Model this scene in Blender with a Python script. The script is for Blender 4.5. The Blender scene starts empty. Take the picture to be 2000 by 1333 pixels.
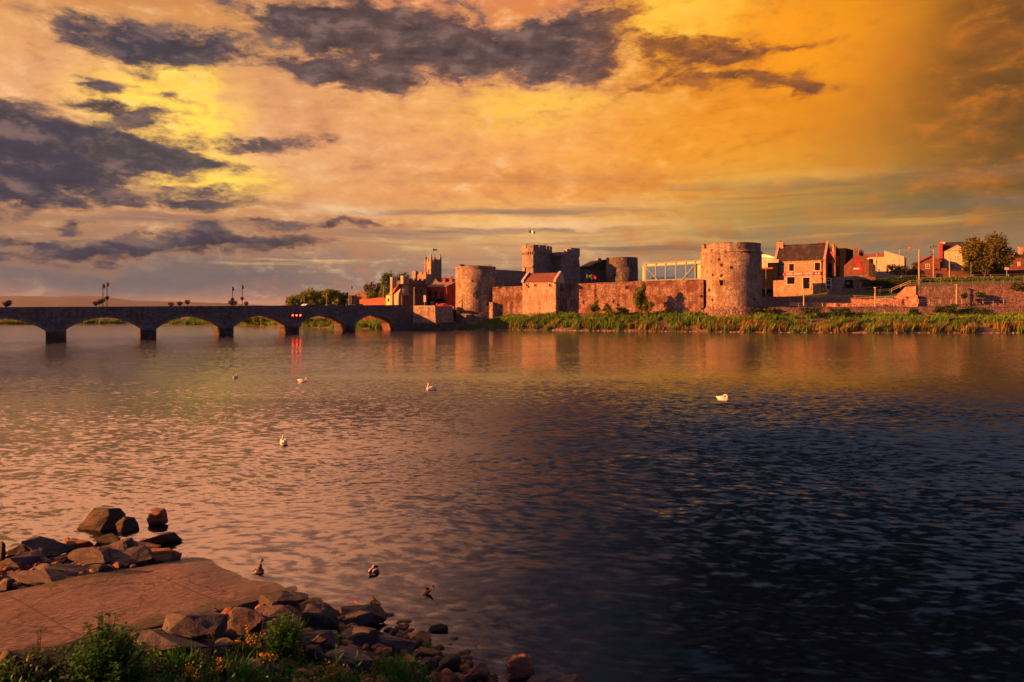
import bpy, bmesh, math, random
from mathutils import Vector, Matrix, noise as mnoise
R = math.radians
rnd = random.Random(11)
scene = bpy.context.scene
COL = scene.collection

# ------------------------------------------------------------------ camera
HC, FPX, HY = 5.5, 1400.0, 602.0          # eye height, focal length and horizon row (in 2000 px units)
cam_d = bpy.data.cameras.new("camera"); cam = bpy.data.objects.new("camera", cam_d); COL.objects.link(cam)
cam.location = (0, 0, HC); cam.rotation_euler = (R(90), 0, 0)
cam_d.sensor_width = 36.0; cam_d.lens = 36.0 * FPX / 2000.0
cam_d.shift_y = -(666.5 - HY) / 2000.0
cam_d.clip_start = 0.1; cam_d.clip_end = 20000
scene.camera = cam
EXPO = 1.95
scene.view_settings.view_transform = 'Standard'; scene.view_settings.look = 'None'
scene.view_settings.exposure = EXPO; scene.view_settings.gamma = 1.0
scene.cycles.use_denoising = True
scene.cycles.max_bounces = 6; scene.cycles.transparent_max_bounces = 12
scene.cycles.sample_clamp_indirect = 6.0

# ------------------------------------------------------------------ node helper
def lin(r, g, b):
    f = lambda c: (c/255/12.92) if c/255 <= .04045 else ((c/255+.055)/1.055)**2.4
    return (f(r), f(g), f(b), 1.0)
class NT:
    def __init__(s, tree): s.t = tree; tree.nodes.clear()
    def n(s, typ, ins=None, out=0, **at):
        nd = s.t.nodes.new('ShaderNode' + typ)
        for k, v in at.items(): setattr(nd, k, v)
        for k, v in (ins or {}).items():
            so = nd.inputs[k]
            if isinstance(v, bpy.types.NodeSocket): s.t.links.new(v, so)
            else:
                try: so.default_value = v
                except Exception: so.default_value = tuple(v)[:3]
        return nd.outputs[out]
    def m(s, op, a, b=0.0, c=0.0, clamp=False):
        nd = s.t.nodes.new('ShaderNodeMath'); nd.operation = op; nd.use_clamp = clamp
        for i, v in enumerate((a, b, c)):
            if isinstance(v, bpy.types.NodeSocket): s.t.links.new(v, nd.inputs[i])
            else: nd.inputs[i].default_value = v
        return nd.outputs[0]
    def v(s, op, a, b=(0, 0, 0), c=(0, 0, 0), out=0):
        nd = s.t.nodes.new('ShaderNodeVectorMath'); nd.operation = op
        for i, x in enumerate((a, b, c)):
            if isinstance(x, bpy.types.NodeSocket): s.t.links.new(x, nd.inputs[i])
            else: nd.inputs[i].default_value = x
        return nd.outputs[out]
    def scale(s, a, f):
        nd = s.t.nodes.new('ShaderNodeVectorMath'); nd.operation = 'SCALE'
        s.t.links.new(a, nd.inputs[0])
        if isinstance(f, bpy.types.NodeSocket): s.t.links.new(f, nd.inputs[3])
        else: nd.inputs[3].default_value = f
        return nd.outputs[0]
    def sm(s, x, lo, hi, a=0.0, b=1.0):
        return s.n('MapRange', {0: x, 1: lo, 2: hi, 3: a, 4: b}, interpolation_type='SMOOTHSTEP')
    def mix(s, f, a, b, blend='MIX'):
        return s.n('Mix', {0: f, 6: a, 7: b}, out=2, data_type='RGBA', blend_type=blend)
    def ramp(s, x, stops):
        nd = s.t.nodes.new('ShaderNodeValToRGB'); cr = nd.color_ramp
        while len(cr.elements) < len(stops): cr.elements.new(0.5)
        for e, (p, c) in zip(cr.elements, stops): e.position = p; e.color = c
        s.t.links.new(x, nd.inputs[0]); return nd.outputs[0]
    def noise(s, vec, scale=1.0, detail=3.0, rough=.55, dist=0.0, color=False):
        return s.n('TexNoise', {'Vector': vec, 'Scale': scale, 'Detail': detail, 'Roughness': rough, 'Distortion': dist}, out=1 if color else 0)

# ------------------------------------------------------------------ sun
SUN_EL = 14.0
sdir = Vector((-.975, -.22, 0)).normalized() * math.cos(R(SUN_EL)) + Vector((0, 0, math.sin(R(SUN_EL))))
sun_d = bpy.data.lights.new("sun", 'SUN'); sun_d.energy = 5.0; sun_d.angle = R(.5); sun_d.color = (1.0, .29, .06)
sun = bpy.data.objects.new("sun", sun_d); COL.objects.link(sun)
sun.rotation_euler = (-sdir).to_track_quat('-Z', 'Y').to_euler(); sun.location = (-60, 0, 60)

# ------------------------------------------------------------------ sky
world = bpy.data.worlds.new("World"); scene.world = world; world.use_nodes = True
def build_sky():
    T = NT(world.node_tree)
    d = T.n('TexCoord', out=0)
    sx = T.n('SeparateXYZ', {0: d}, out=0); sy = sx.node.outputs[1]; sz = sx.node.outputs[2]
    DEG = 57.29578
    az = T.m('MULTIPLY', T.m('ARCTAN2', sx, sy), DEG)
    el = T.m('MULTIPLY', T.m('ARCSINE', sz), DEG)
    p0 = T.n('CombineXYZ', {0: az, 1: el, 2: 0.0})
    # turbulence stretched along the horizon
    pw = T.v('MULTIPLY', p0, (.045, .12, 0))
    w1 = T.noise(pw, 2.2, 6, .62, color=True)
    warp = T.v('MULTIPLY', T.v('SUBTRACT', w1, (.5, .5, .5)), (10, 4.5, 0))
    p = T.v('ADD', p0, warp)
    pf = T.v('ADD', p0, T.v('MULTIPLY', T.v('SUBTRACT', w1, (.5, .5, .5)), (7, 3.2, 0)))
    fbm = T.noise(T.v('MULTIPLY', p0, (.09, .2, 0)), 1.6, 8, .62)
    fb2 = T.noise(T.v('MULTIPLY', p0, (.16, .34, 0)), 2.2, 7, .68)
    fb3 = T.noise(T.v('MULTIPLY', T.v('ADD', p0, warp), (.30, .62, 0)), 1.3, 8, .6)
    def ae(px, py):
        a = math.atan((px - 1000) / FPX); return a * DEG, math.atan((HY - py) / FPX * math.cos(a)) * DEG
    def blob(vec, px, py, rx, ry, rot=0.0, inner=0.0):
        c = ae(px, py); e = ae(px + rx, py); f = ae(px, py - ry)
        ix, iy = 1 / abs(e[0] - c[0]), 1 / abs(f[1] - c[1])
        if rot:
            nd = T.n('VectorRotate', {'Vector': vec, 'Center': (c[0], c[1], 0), 'Angle': -R(rot)}, rotation_type='Z_AXIS')
        else: nd = vec
        q = T.v('MULTIPLY_ADD', nd, (ix, iy, 0), (-c[0] * ix, -c[1] * iy, 0))
        return T.sm(T.v('LENGTH', q, out=1), 1.0, inner)
    def total(vec, L, kx=1.0):
        acc = None
        for b in L:
            w = b[5] if len(b) > 5 else 1.0
            x = blob(vec, b[0], b[1], b[2] * kx, b[3] * kx, rot=b[4] if len(b) > 4 else 0.0)
            if w != 1.0: x = T.m('MULTIPLY', x, w)
            acc = x if acc is None else T.m('ADD', acc, x)
        return acc
    E = lambda py: max(0, math.atan((HY - py) / FPX) * DEG / 40.0)
    elr = T.m('DIVIDE', T.n('SeparateXYZ', {0: T.v('ADD', p0, T.v('MULTIPLY', T.v('SUBTRACT', w1, (.5, .5, .5)), (0, 2.6, 0)))}, out=1), 40.0, clamp=True)
    left = T.ramp(elr, [(0, lin(168, 120, 98)), (E(575), lin(132, 108, 102)), (E(540), lin(118, 104, 102)), (E(490), lin(134, 108, 98)), (E(430), lin(212, 148, 98)),
                        (E(330), lin(248, 182, 126)), (E(200), lin(242, 174, 116)), (E(80), lin(222, 150, 84)), (E(20), lin(198, 130, 80)), (.64, (3.9, 1.55, .72, 1)), (.85, (4.6, 1.85, .86, 1)), (1.0, (2.2, .95, .58, 1))])  # unseen top stops made bright peach to colour the water on the left
    mid = T.ramp(elr, [(0, lin(176, 138, 112)), (E(560), lin(165, 140, 118)), (E(510), lin(196, 150, 108)), (E(440), lin(252, 196, 112)),
                       (E(380), lin(248, 164, 78)), (E(300), lin(253, 172, 84)), (E(200), lin(255, 184, 86)), (E(80), lin(246, 160, 74)), (E(-20), lin(225, 120, 66)), (.64, lin(205, 105, 66)), (.74, lin(150, 84, 66)), (.88, (.30, .21, .21, 1)), (1.0, (.17, .16, .22, 1))])
    right = T.ramp(elr, [(0, lin(150, 128, 92)), (E(540), lin(146, 122, 98)), (E(480), lin(152, 126, 88)), (E(420), lin(172, 140, 76)),
                         (E(350), lin(232, 160, 54)), (E(260), lin(226, 140, 36)), (E(140), lin(236, 138, 24)), (E(60), lin(240, 138, 16)), (.59, lin(140, 88, 56)), (.66, (.13, .14, .19, 1)), (.80, (.13, .18, .29, 1)), (1.0, lin(20, 24, 44))])  # unseen top stops made slate blue to darken the water on the right
    base = T.mix(T.sm(az, -24, 6), left, mid)
    base = T.mix(T.sm(az, 2, 22), base, right)
    # dull brown towards the far right
    base = T.mix(T.m('MULTIPLY', T.m('MULTIPLY', T.sm(az, 19, 36), T.sm(el, 3, 9, 0, .92)), T.sm(el, 30, 22)), base, lin(84, 62, 38))
    # bright breaks
    g1 = total(pf, [(320, 220, 230, 175, 0, 1.3), (390, 345, 230, 75, 0, 1.1), (350, 170, 130, 80, 0, .7)])
    base = T.mix(T.m('MINIMUM', T.m('MULTIPLY', g1, T.sm(fb3, .32, .50, .45, 1.4)), 1.0), base, (1.35, .84, .10, 1))
    g2 = total(pf, [(1010, 225, 170, 62, 0, .85), (1130, 195, 160, 40, 0, .5), (1310, 40, 220, 140, 0, 1.1), (1420, 20, 220, 160, 0, .5)])
    base = T.mix(T.m('MINIMUM', g2, 1.0), base, (1.12, .62, .06, 1))
    g3 = total(pf, [(1560, 70, 380, 230, 0, .9), (1350, 260, 400, 120, 0, .5)])
    base = T.mix(T.m('MINIMUM', g3, 1.0), base, (1.04, .37, .014, 1))
    mot = T.m('ADD', T.m('MULTIPLY', T.m('SUBTRACT', fb2, .5), 1.1), T.m('MULTIPLY', T.m('SUBTRACT', fb3, .5), .8))
    lo = T.sm(el, 29, 23)
    base = T.mix(T.m('MULTIPLY', T.sm(mot, .0, .30, 0, .5), lo), base, T.mix(T.sm(az, -5, 20), lin(212, 132, 80), lin(206, 122, 36)))
    base = T.mix(T.m('MULTIPLY', T.sm(mot, .0, -.30, 0, .5), T.m('MULTIPLY', T.sm(az, 24, 10), lo)), base, T.mix(T.sm(az, -5, 20), (1.06, .66, .34, 1), (1.02, .50, .07, 1)))
    # rosy veil across the middle
    v1 = total(p, [(560, 190, 260, 130, 0, .6), (750, 260, 330, 90, 0, .5)])
    base = T.mix(T.m('MULTIPLY', v1, T.sm(fbm, .35, .7, .35, .95)), base, lin(214, 138, 98))
    v2 = total(p, [(1080, 350, 330, 45, 0, .9), (880, 330, 250, 30, 0, .4)])
    base = T.mix(T.m('MULTIPLY', v2, T.sm(fb2, .35, .65, .2, .9)), base, lin(222, 132, 56))
    # layered stratus low over the horizon
    st = T.noise(T.v('MULTIPLY', T.v('ADD', p0, T.v('MULTIPLY', warp, (.35, .22, 0))), (.028, .62, 0)), 1.0, 5, .55)
    sm_ = T.m('MULTIPLY', T.sm(st, .46, .62), T.m('MULTIPLY', T.sm(el, 11.5, 7.0), T.sm(el, .4, 2.2)))
    stc = T.mix(T.sm(az, -6, 24), lin(142, 112, 100), lin(122, 106, 82))
    base = T.mix(T.m('MULTIPLY', sm_, .92), base, stc)
    hl = T.m('MULTIPLY', T.sm(st, .44, .34), T.m('MULTIPLY', T.sm(el, 9.0, 6.0), T.sm(el, 1.5, 4.0)))
    base = T.mix(T.m('MULTIPLY', hl, .75), base, T.mix(T.sm(az, -10, 25), lin(252, 200, 130), lin(205, 160, 84)))
    # blue grey bank low on the left
    lb = total(p, [(150, 530, 420, 60, 0, 1.0), (450, 545, 330, 45, 0, .9), (1800, 480, 420, 34, 0, .6), (1450, 455, 200, 22, 0, .5), (1950, 400, 240, 34, 0, .5)])
    base = T.mix(T.m('MINIMUM', T.m('MULTIPLY', lb, T.sm(fbm, .3, .6, .4, 1.0)), .85), base, T.mix(T.sm(az, -12, 12), lin(96, 96, 102), lin(118, 104, 88)))
    # sunlit heads of the low cumulus
    hd = total(pf, [(640, 402, 95, 26, 0, .9), (715, 408, 90, 24, 0, .8), (570, 432, 80, 18, 0, .6), (250, 470, 110, 18, 0, .5), (1250, 395, 260, 16, 0, .5), (1560, 345, 330, 22, -2, .6), (1120, 438, 330, 15, 0, .9), (1350, 470, 260, 10, 0, .5)])
    base = T.mix(T.m('MULTIPLY', T.m('MINIMUM', hd, 1.0), T.sm(fb3, .38, .58, .35, .95)), base, T.mix(T.sm(az, 0, 20), lin(252, 204, 152), lin(240, 186, 92)))
    # dark cumulus
    dark = total(p, [
        (40, 300, 210, 118, 0, 1.25), (190, 305, 190, 60, 0, 1.0), (-120, 290, 240, 150, 0, 1.3), (120, 385, 160, 30, 0, .7), (330, 300, 170, 36, -3, .9), (520, 272, 190, 20, 3, .75),
        (255, 92, 190, 48, -4, 1.05), (400, 95, 130, 40, 0, .8), (200, 160, 60, 26, 0, .75), (180, 205, 65, 20, 0, .8), (270, 235, 120, 30, 0, .85), (340, 190, 60, 16, 0, .5),
        (560, 40, 150, 60, 0, .85), (760, 60, 240, 95, 0, 1.15), (1000, 115, 320, 72, 2, 1.3), (1130, 60, 170, 60, 8, .9), (620, 130, 170, 38, -6, .75), (700, 150, 170, 40, 0, .6), (860, -60, 500, 70, 0, .8),
        (1350, 110, 190, 48, -6, .66), (1460, 92, 140, 24, 2, .62), (1480, 150, 130, 24, 0, .7), (1560, 160, 90, 20, 0, .75), (1590, 82, 90, 12, 0, .5), (1300, 160, 140, 26, 0, .5),
        (290, 385, 120, 40, -4, .8), (430, 395, 120, 22, 0, .6), (420, 365, 90, 16, 0, .55), (170, 435, 45, 22, -10, .75),
        (650, 438, 165, 20, 2, .85), (480, 445, 120, 20, 0, .6), (390, 480, 200, 30, 0, .95), (540, 478, 160, 16, 0, .7), (90, 470, 150, 24, -4, .8), (230, 495, 150, 20, 0, .75), (60, 500, 190, 26, 0, .5)], 1.22)
    n3 = T.m('ADD', T.m('MULTIPLY', T.m('SUBTRACT', fb2, .5), 3.4), T.m('MULTIPLY', T.m('SUBTRACT', fb3, .5), 3.2))
    D = T.m('ADD', T.m('MULTIPLY', dark, 1.6), T.m('MULTIPLY', n3, T.sm(dark, .0, .3, .25, 1.0)))
    D = T.m('ADD', D, T.m('MULTIPLY', T.m('SUBTRACT', fbm, .5), 1.6))
    m0 = T.sm(D, -.35, .45); m1 = T.sm(D, .0, 1.15); m2 = T.sm(D, .35, 1.5)
    edge = T.mix(T.sm(az, -22, -8), lin(158, 118, 92), T.mix(T.sm(az, 4, 12), lin(196, 128, 94), lin(196, 112, 36)))
    core = T.mix(T.sm(az, -26, -12), lin(52, 58, 76), T.mix(T.sm(az, 5, 13), lin(86, 70, 72), lin(124, 76, 50)))
    up_ = T.noise(T.v('MULTIPLY', T.v('ADD', p0, (-.7, 1.1, 0)), (.16, .34, 0)), 2.2, 5, .6)
    rel = T.m('SUBTRACT', fb2, up_)
    core = T.mix(T.sm(rel, -.02, .24, 0, .6), core, T.mix(T.sm(az, 2, 12), lin(150, 118, 108), lin(206, 126, 56)))
    core = T.mix(T.sm(rel, .0, -.24, 0, .7), core, lin(40, 42, 56))
    cl = T.mix(m2, edge, core)
    cl = T.mix(T.m('MULTIPLY', T.sm(fb3, .52, .70), .35), cl, T.mix(T.sm(az, 2, 12), lin(122, 106, 104), lin(190, 112, 50))); cl = T.mix(T.sm(fb2, .48, .34, 0, .4), cl, lin(44, 44, 58))
    veil = T.mix(T.sm(az, -22, -6), lin(196, 140, 96), T.mix(T.sm(az, 3, 12), lin(206, 136, 98), lin(222, 128, 40)))
    base = T.mix(T.m('MULTIPLY', m0, T.m('MULTIPLY', T.sm(el, 1.5, 5.0, .05, .36), lo)), base, veil)
    base = T.mix(T.m('MULTIPLY', m1, T.sm(el, 32, 25, .25, .96)), base, cl)
    # overhead; behind the camera a faint physical sky plus blue added to tint shadows
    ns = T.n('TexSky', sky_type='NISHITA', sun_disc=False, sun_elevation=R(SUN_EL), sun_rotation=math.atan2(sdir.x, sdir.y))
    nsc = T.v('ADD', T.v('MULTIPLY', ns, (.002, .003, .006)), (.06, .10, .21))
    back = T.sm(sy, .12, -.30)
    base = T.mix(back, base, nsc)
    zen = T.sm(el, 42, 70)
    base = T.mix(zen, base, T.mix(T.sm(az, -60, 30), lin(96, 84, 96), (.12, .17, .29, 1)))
    # red and navy patches added overhead, out of view, to colour the water reflections
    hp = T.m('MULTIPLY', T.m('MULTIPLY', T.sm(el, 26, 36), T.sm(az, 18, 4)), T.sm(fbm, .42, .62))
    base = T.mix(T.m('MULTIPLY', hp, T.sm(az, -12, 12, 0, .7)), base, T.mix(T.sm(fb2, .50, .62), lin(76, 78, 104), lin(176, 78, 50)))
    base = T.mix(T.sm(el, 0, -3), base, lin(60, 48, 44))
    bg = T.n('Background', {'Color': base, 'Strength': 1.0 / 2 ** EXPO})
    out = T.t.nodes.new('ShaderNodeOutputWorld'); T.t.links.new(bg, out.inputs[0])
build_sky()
world.cycles.sampling_method = 'MANUAL'; world.cycles.sample_map_resolution = 512

# ------------------------------------------------------------------ materials
def new_mat(name):
    m = bpy.data.materials.new(name); m.use_nodes = True
    T = NT(m.node_tree)
    return m, T
def finish(T, col, rough=.8, normal=None, spec=.3, **kw):
    ins = {'Base Color': col, 'Roughness': rough, 'Specular IOR Level': spec}
    if normal is not None: ins['Normal'] = normal
    ins.update(kw)
    b = T.n('BsdfPrincipled', ins)
    o = T.t.nodes.new('ShaderNodeOutputMaterial'); T.t.links.new(b, o.inputs[0])
def C4(c, f=1.0): return (c[0] * f, c[1] * f, c[2] * f, 1.0)
def plain(name, c, rough=.7, var=.25, sc=1.5, spec=.3, bump=.0, metallic=0.0):
    m, T = new_mat(name)
    co = T.n('TexCoord', out=3)
    nz = T.noise(co, sc, 5, .6)
    col = T.mix(T.sm(nz, .3, .7), C4(c, 1 - var), C4(c, 1 + var))
    nrm = T.n('Bump', {'Height': nz, 'Distance': bump, 'Strength': 1.0}) if bump else None
    finish(T, col, rough, nrm, spec, Metallic=metallic)
    return m
def stone(name, ca, cb, cs=(.9, .45), mortar=(.30, .27, .23), holes=.0, stain=.35, patch=.3, rough=.95, bump=.12, rubble=True, mfac=.6, streak=(.10, .085, .075)):
    """masonry: coursed or rubble blocks, mortar, weather streaks, putlog holes"""
    m, T = new_mat(name)
    co = T.n('TexCoord', out=3)
    wob = T.v('ADD', co, T.v('MULTIPLY', T.v('SUBTRACT', T.noise(co, .9, 3, .5, color=True), (.5, .5, .5)), (.5, .5, .28)))
    vv = T.v('MULTIPLY', wob, (1 / cs[0], 1 / cs[0], 1 / cs[1]))
    vo = T.n('TexVoronoi', {'Vector': vv, 'Scale': 1.0, 'Randomness': .85 if rubble else .45}, out=1)
    cell = T.n('SeparateColor', {0: vo}, out=0)
    de = T.n('TexVoronoi', {'Vector': vv, 'Scale': 1.0, 'Randomness': .85 if rubble else .45}, feature='DISTANCE_TO_EDGE')
    big = T.noise(co, .16, 5, .62)
    fine = T.noise(co, 1.25, 6, .72)
    col = T.mix(cell, C4(ca), C4(cb))
    col = T.mix(T.m('MULTIPLY', T.sm(de, .10, .03), mfac), col, C4(mortar))
    col = T.mix(T.sm(fine, .44, .66, 0, .72), col, C4(ca, .34))
    stv = T.noise(T.v('MULTIPLY', co, (.7, .7, .10)), 1.0, 6, .65)
    col = T.mix(T.m('MULTIPLY', T.sm(stv, .47, .68), stain * 1.5, clamp=True), col, C4(streak))
    col = T.mix(T.sm(big, .55, .72, 0, .5), col, C4(cb, 1.25))
    pa = T.noise(co, .33, 4, .6); col = T.mix(T.m('MULTIPLY', T.sm(pa, .46, .62), patch), col, C4((cb[0] * .62, cb[1] * .5, cb[2] * .5)))
    h = T.m('ADD', T.m('MULTIPLY', T.sm(de, .0, .14), .6), T.m('ADD', T.m('MULTIPLY', fine, .6), T.m('MULTIPLY', cell, .5)))
    if holes:
        hv = T.n('TexVoronoi', {'Vector': T.v('MULTIPLY', co, (.55, .55, .62)), 'Scale': 1.0}, out=0)
        hc = T.n('SeparateColor', {0: hv.node.outputs[1]}, out=0)
        hz = T.noise(co, .22, 3, .6)
        hm = T.m('MULTIPLY', T.sm(T.m('ADD', hv, T.m('MULTIPLY', fine, .14)), .34, .27), T.m('GREATER_THAN', T.m('ADD', hc, T.m('MULTIPLY', hz, .8)), 1.30 - holes))
        col = T.mix(T.m('MULTIPLY', hm, .9), col, C4((.02, .017, .015)))  # holes darkened in the colour to carry the shade inside them
        h = T.m('SUBTRACT', h, T.m('MULTIPLY', hm, 2.0))
    nrm = T.n('Bump', {'Height': h, 'Distance': bump, 'Strength': 1.0})
    finish(T, col, rough, nrm, .15)
    return m
def leafy(name, ca, cb, rough=.6, trans=.25, sc=.35):
    m, T = new_mat(name)
    co = T.n('TexCoord', out=3)
    gi = T.n('NewGeometry', out=8)
    nz = T.noise(co, sc, 3, .6)
    f = T.m('ADD', T.m('MULTIPLY', gi, .55), T.m('MULTIPLY', T.sm(nz, .35, .65), .45))
    col = T.mix(f, C4(ca), C4(cb))
    d = T.n('BsdfPrincipled', {'Base Color': col, 'Roughness': rough, 'Specular IOR Level': .25})
    t = T.n('BsdfTranslucent', {'Color': T.mix(.5, col, C4(cb, 1.3))})
    mx = T.n('MixShader', {0: trans, 1: d, 2: t})
    o = T.t.nodes.new('ShaderNodeOutputMaterial'); T.t.links.new(mx, o.inputs[0])
    return m
def emit(name, c, s):
    m, T = new_mat(name)
    e = T.n('Emission', {'Color': C4(c), 'Strength': s})
    o = T.t.nodes.new('ShaderNodeOutputMaterial'); T.t.links.new(e, o.inputs[0]); return m
def glass(name, c, rough=.08, spec=.9):
    m, T = new_mat(name); finish(T, C4(c), rough, None, spec); return m

M = {}
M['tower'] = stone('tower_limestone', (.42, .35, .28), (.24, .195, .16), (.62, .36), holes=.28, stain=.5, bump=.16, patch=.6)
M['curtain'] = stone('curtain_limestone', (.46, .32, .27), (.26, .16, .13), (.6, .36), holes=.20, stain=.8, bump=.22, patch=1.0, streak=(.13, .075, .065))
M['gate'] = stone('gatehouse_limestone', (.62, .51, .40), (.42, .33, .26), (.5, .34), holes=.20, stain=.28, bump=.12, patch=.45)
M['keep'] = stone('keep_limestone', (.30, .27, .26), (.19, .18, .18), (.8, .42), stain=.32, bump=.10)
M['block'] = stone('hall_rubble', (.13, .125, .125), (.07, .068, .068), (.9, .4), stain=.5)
M['plinth'] = stone('plinth_rubble', (.30, .22, .19), (.12, .09, .08), (1.1, .7), holes=.25, stain=.6, bump=.35)
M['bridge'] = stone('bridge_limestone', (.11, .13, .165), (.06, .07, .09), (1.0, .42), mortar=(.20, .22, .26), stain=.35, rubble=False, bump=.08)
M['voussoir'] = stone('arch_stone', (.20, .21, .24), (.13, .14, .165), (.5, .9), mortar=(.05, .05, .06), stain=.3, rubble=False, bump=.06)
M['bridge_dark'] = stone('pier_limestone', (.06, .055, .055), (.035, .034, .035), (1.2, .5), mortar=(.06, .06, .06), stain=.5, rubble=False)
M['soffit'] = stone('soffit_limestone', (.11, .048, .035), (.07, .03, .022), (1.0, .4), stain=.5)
M['quay'] = stone('quay_stone', (.38, .31, .26), (.20, .16, .14), (1.0, .5), stain=.4, bump=.14)
M['redwall'] = stone('terrace_stone', (.56, .32, .26), (.36, .18, .14), (.7, .32), stain=.3, bump=.2)
M['purple'] = stone('river_wall_stone', (.30, .20, .20), (.17, .11, .11), (.7, .4), stain=.45, bump=.22)
M['cottage'] = stone('cottage_stone', (.50, .34, .25), (.30, .19, .14), (.7, .36), mortar=(.5, .42, .33), stain=.15, bump=.12, mfac=.35)
M['grey_cottage'] = stone('garage_stone', (.32, .25, .21), (.20, .155, .13), (.7, .36), mortar=(.36, .31, .26), stain=.3, bump=.12)
M['church'] = stone('church_limestone', (.46, .34, .25), (.32, .23, .17), (.7, .4), stain=.3)
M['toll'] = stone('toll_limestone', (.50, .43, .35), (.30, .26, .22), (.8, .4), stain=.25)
M['brick'] = stone('red_brick', (.32, .095, .06), (.21, .06, .04), (.24, .09), mortar=(.32, .22, .17), stain=.2, rubble=False, bump=.02, mfac=.25)
M['brown_brick'] = stone('brown_brick', (.19, .085, .065), (.12, .055, .045), (.24, .09), mortar=(.2, .15, .12), stain=.3, rubble=False, bump=.02, mfac=.25)
M['slate'] = stone('roof_slate', (.04, .034, .038), (.024, .021, .025), (.35, .28), mortar=(.015, .015, .015), stain=.3, rubble=False, bump=.02, rough=.7)
M['redtile'] = stone('roof_tile', (.24, .105, .085), (.15, .062, .052), (.35, .3), mortar=(.12, .05, .04), stain=.3, rubble=False, bump=.03)
M['greyroof'] = stone('lichen_slate', (.30, .22, .17), (.20, .15, .12), (.35, .3), mortar=(.1, .08, .07), stain=.3, rubble=False, bump=.02)
M['coping'] = plain('coping_stone', (.42, .34, .28), .9, .2, 1.2)
M['redpaint'] = plain('red_plaster', (.26, .022, .02), .7, .2, .5)
M['cream'] = plain('cream_render', (.40, .32, .22), .8, .07, .4)
M['white'] = plain('white_render', (.36, .32, .26), .8, .07, .4)
M['yellow'] = plain('yellow_render', (.68, .42, .10), .8, .12, .5)
M['whitepaint'] = plain('white_paint', (.7, .67, .62), .5, .05)
M['creampaint'] = plain('cream_metal_paint', (.32, .26, .18), .5, .08)
M['black'] = plain('black_paint_and_shade', (.004, .004, .006), .8, .3, 1.5, .05)  # black paint, and the painted-in shade of castle openings
M['navy'] = plain('dark_timber', (.006, .006, .009), .9, .3, 3, .04)
M['iron'] = plain('dark_iron', (.014, .014, .017), .8, .3, 1.5, .08)
M['steel'] = plain('galvanised_steel', (.30, .31, .30), .45, .12, 3, metallic=.4)
M['teal'] = plain('teal_steel', (.10, .16, .17), .5, .15, 2)
M['pane'] = glass('window_glass', (.010, .012, .016), .12, .4)
M['magenta'] = plain('magenta_board', (.50, .008, .085), .6, .1, .6)
M['petal'] = plain('dark_red_petal', (.10, .014, .02), .8, .3, 8)
M['sunk'] = plain('submerged_stone', (.24, .075, .035), .9, .5, 3)
M['lettering'] = plain('white_lettering', (.8, .78, .75), .6, .02)
M['green'] = plain('green_cloth', (.0, .16, .055), .8, .1)
M['orange'] = plain('orange_cloth', (.65, .17, .03), .8, .1)
M['redcloth'] = plain('red_cloth', (.52, .015, .02), .8, .12)
M['greenpaint'] = plain('green_emblem', (.02, .35, .19), .6, .1)
M['concrete'] = plain('concrete', (.34, .28, .24), .9, .15, .8, bump=.02)
M['asphalt'] = plain('asphalt', (.05, .05, .05), .9, .2, 1.0)
M['bark'] = plain('bark', (.07, .05, .035), .95, .35, 3, bump=.03)
M['lawn'] = plain('lawn_grass', (.055, .085, .018), .95, .3, .6, bump=.05)
M['earth'] = plain('earth', (.10, .075, .05), .95, .4, .5, bump=.1)
M['soil'] = plain('shore_soil', (.022, .017, .014), .95, .4, 1.5, bump=.1)
M['mud'] = plain('river_mud', (.003, .005, .007), .95, .3, .3)
M['hill'] = plain('hazed_hill', (.012, .016, .024), .95, .4, .004)  # bluish dark tone puts the distance haze into the hill colour
M['leaf_a'] = leafy('leaf_mid_green', (.030, .07, .010), (.16, .22, .022))
M['leaf_b'] = leafy('leaf_dark_green', (.010, .03, .008), (.04, .085, .016))
M['leaf_p'] = leafy('leaf_copper', (.03, .012, .016), (.075, .03, .035))
M['leaf_o'] = leafy('leaf_olive_brown', (.022, .038, .008), (.13, .12, .02))
M['leaf_y'] = leafy('leaf_bright_green', (.05, .085, .008), (.17, .20, .02))
M['bank_a'] = leafy('bank_grass', (.022, .085, .010), (.13, .27, .03), sc=.22)
M['bank_r'] = leafy('bank_reed', (.06, .075, .018), (.26, .20, .05), sc=.22)
M['bloom'] = leafy('cream_bloom', (.55, .36, .08), (.75, .55, .15), trans=.1)
M['weed'] = leafy('weed_leaf', (.012, .065, .008), (.05, .19, .022), sc=2.0)
M['weed_d'] = leafy('weed_dark_leaf', (.010, .022, .010), (.035, .06, .015), sc=2.0)
M['ragwort'] = plain('ragwort_bloom', (.42, .20, .012), .7, .1, 5)
M['seed'] = plain('dry_seed', (.06, .035, .03), .9, .3, 6)
M['feather'] = plain('white_feather', (.58, .55, .50), .8, .08, 6)
M['beak'] = plain('orange_bill', (.55, .2, .04), .5, .1, 8)
M['ibeam'] = plain('pale_panel', (.58, .45, .30), .6, .1, .6)
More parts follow.
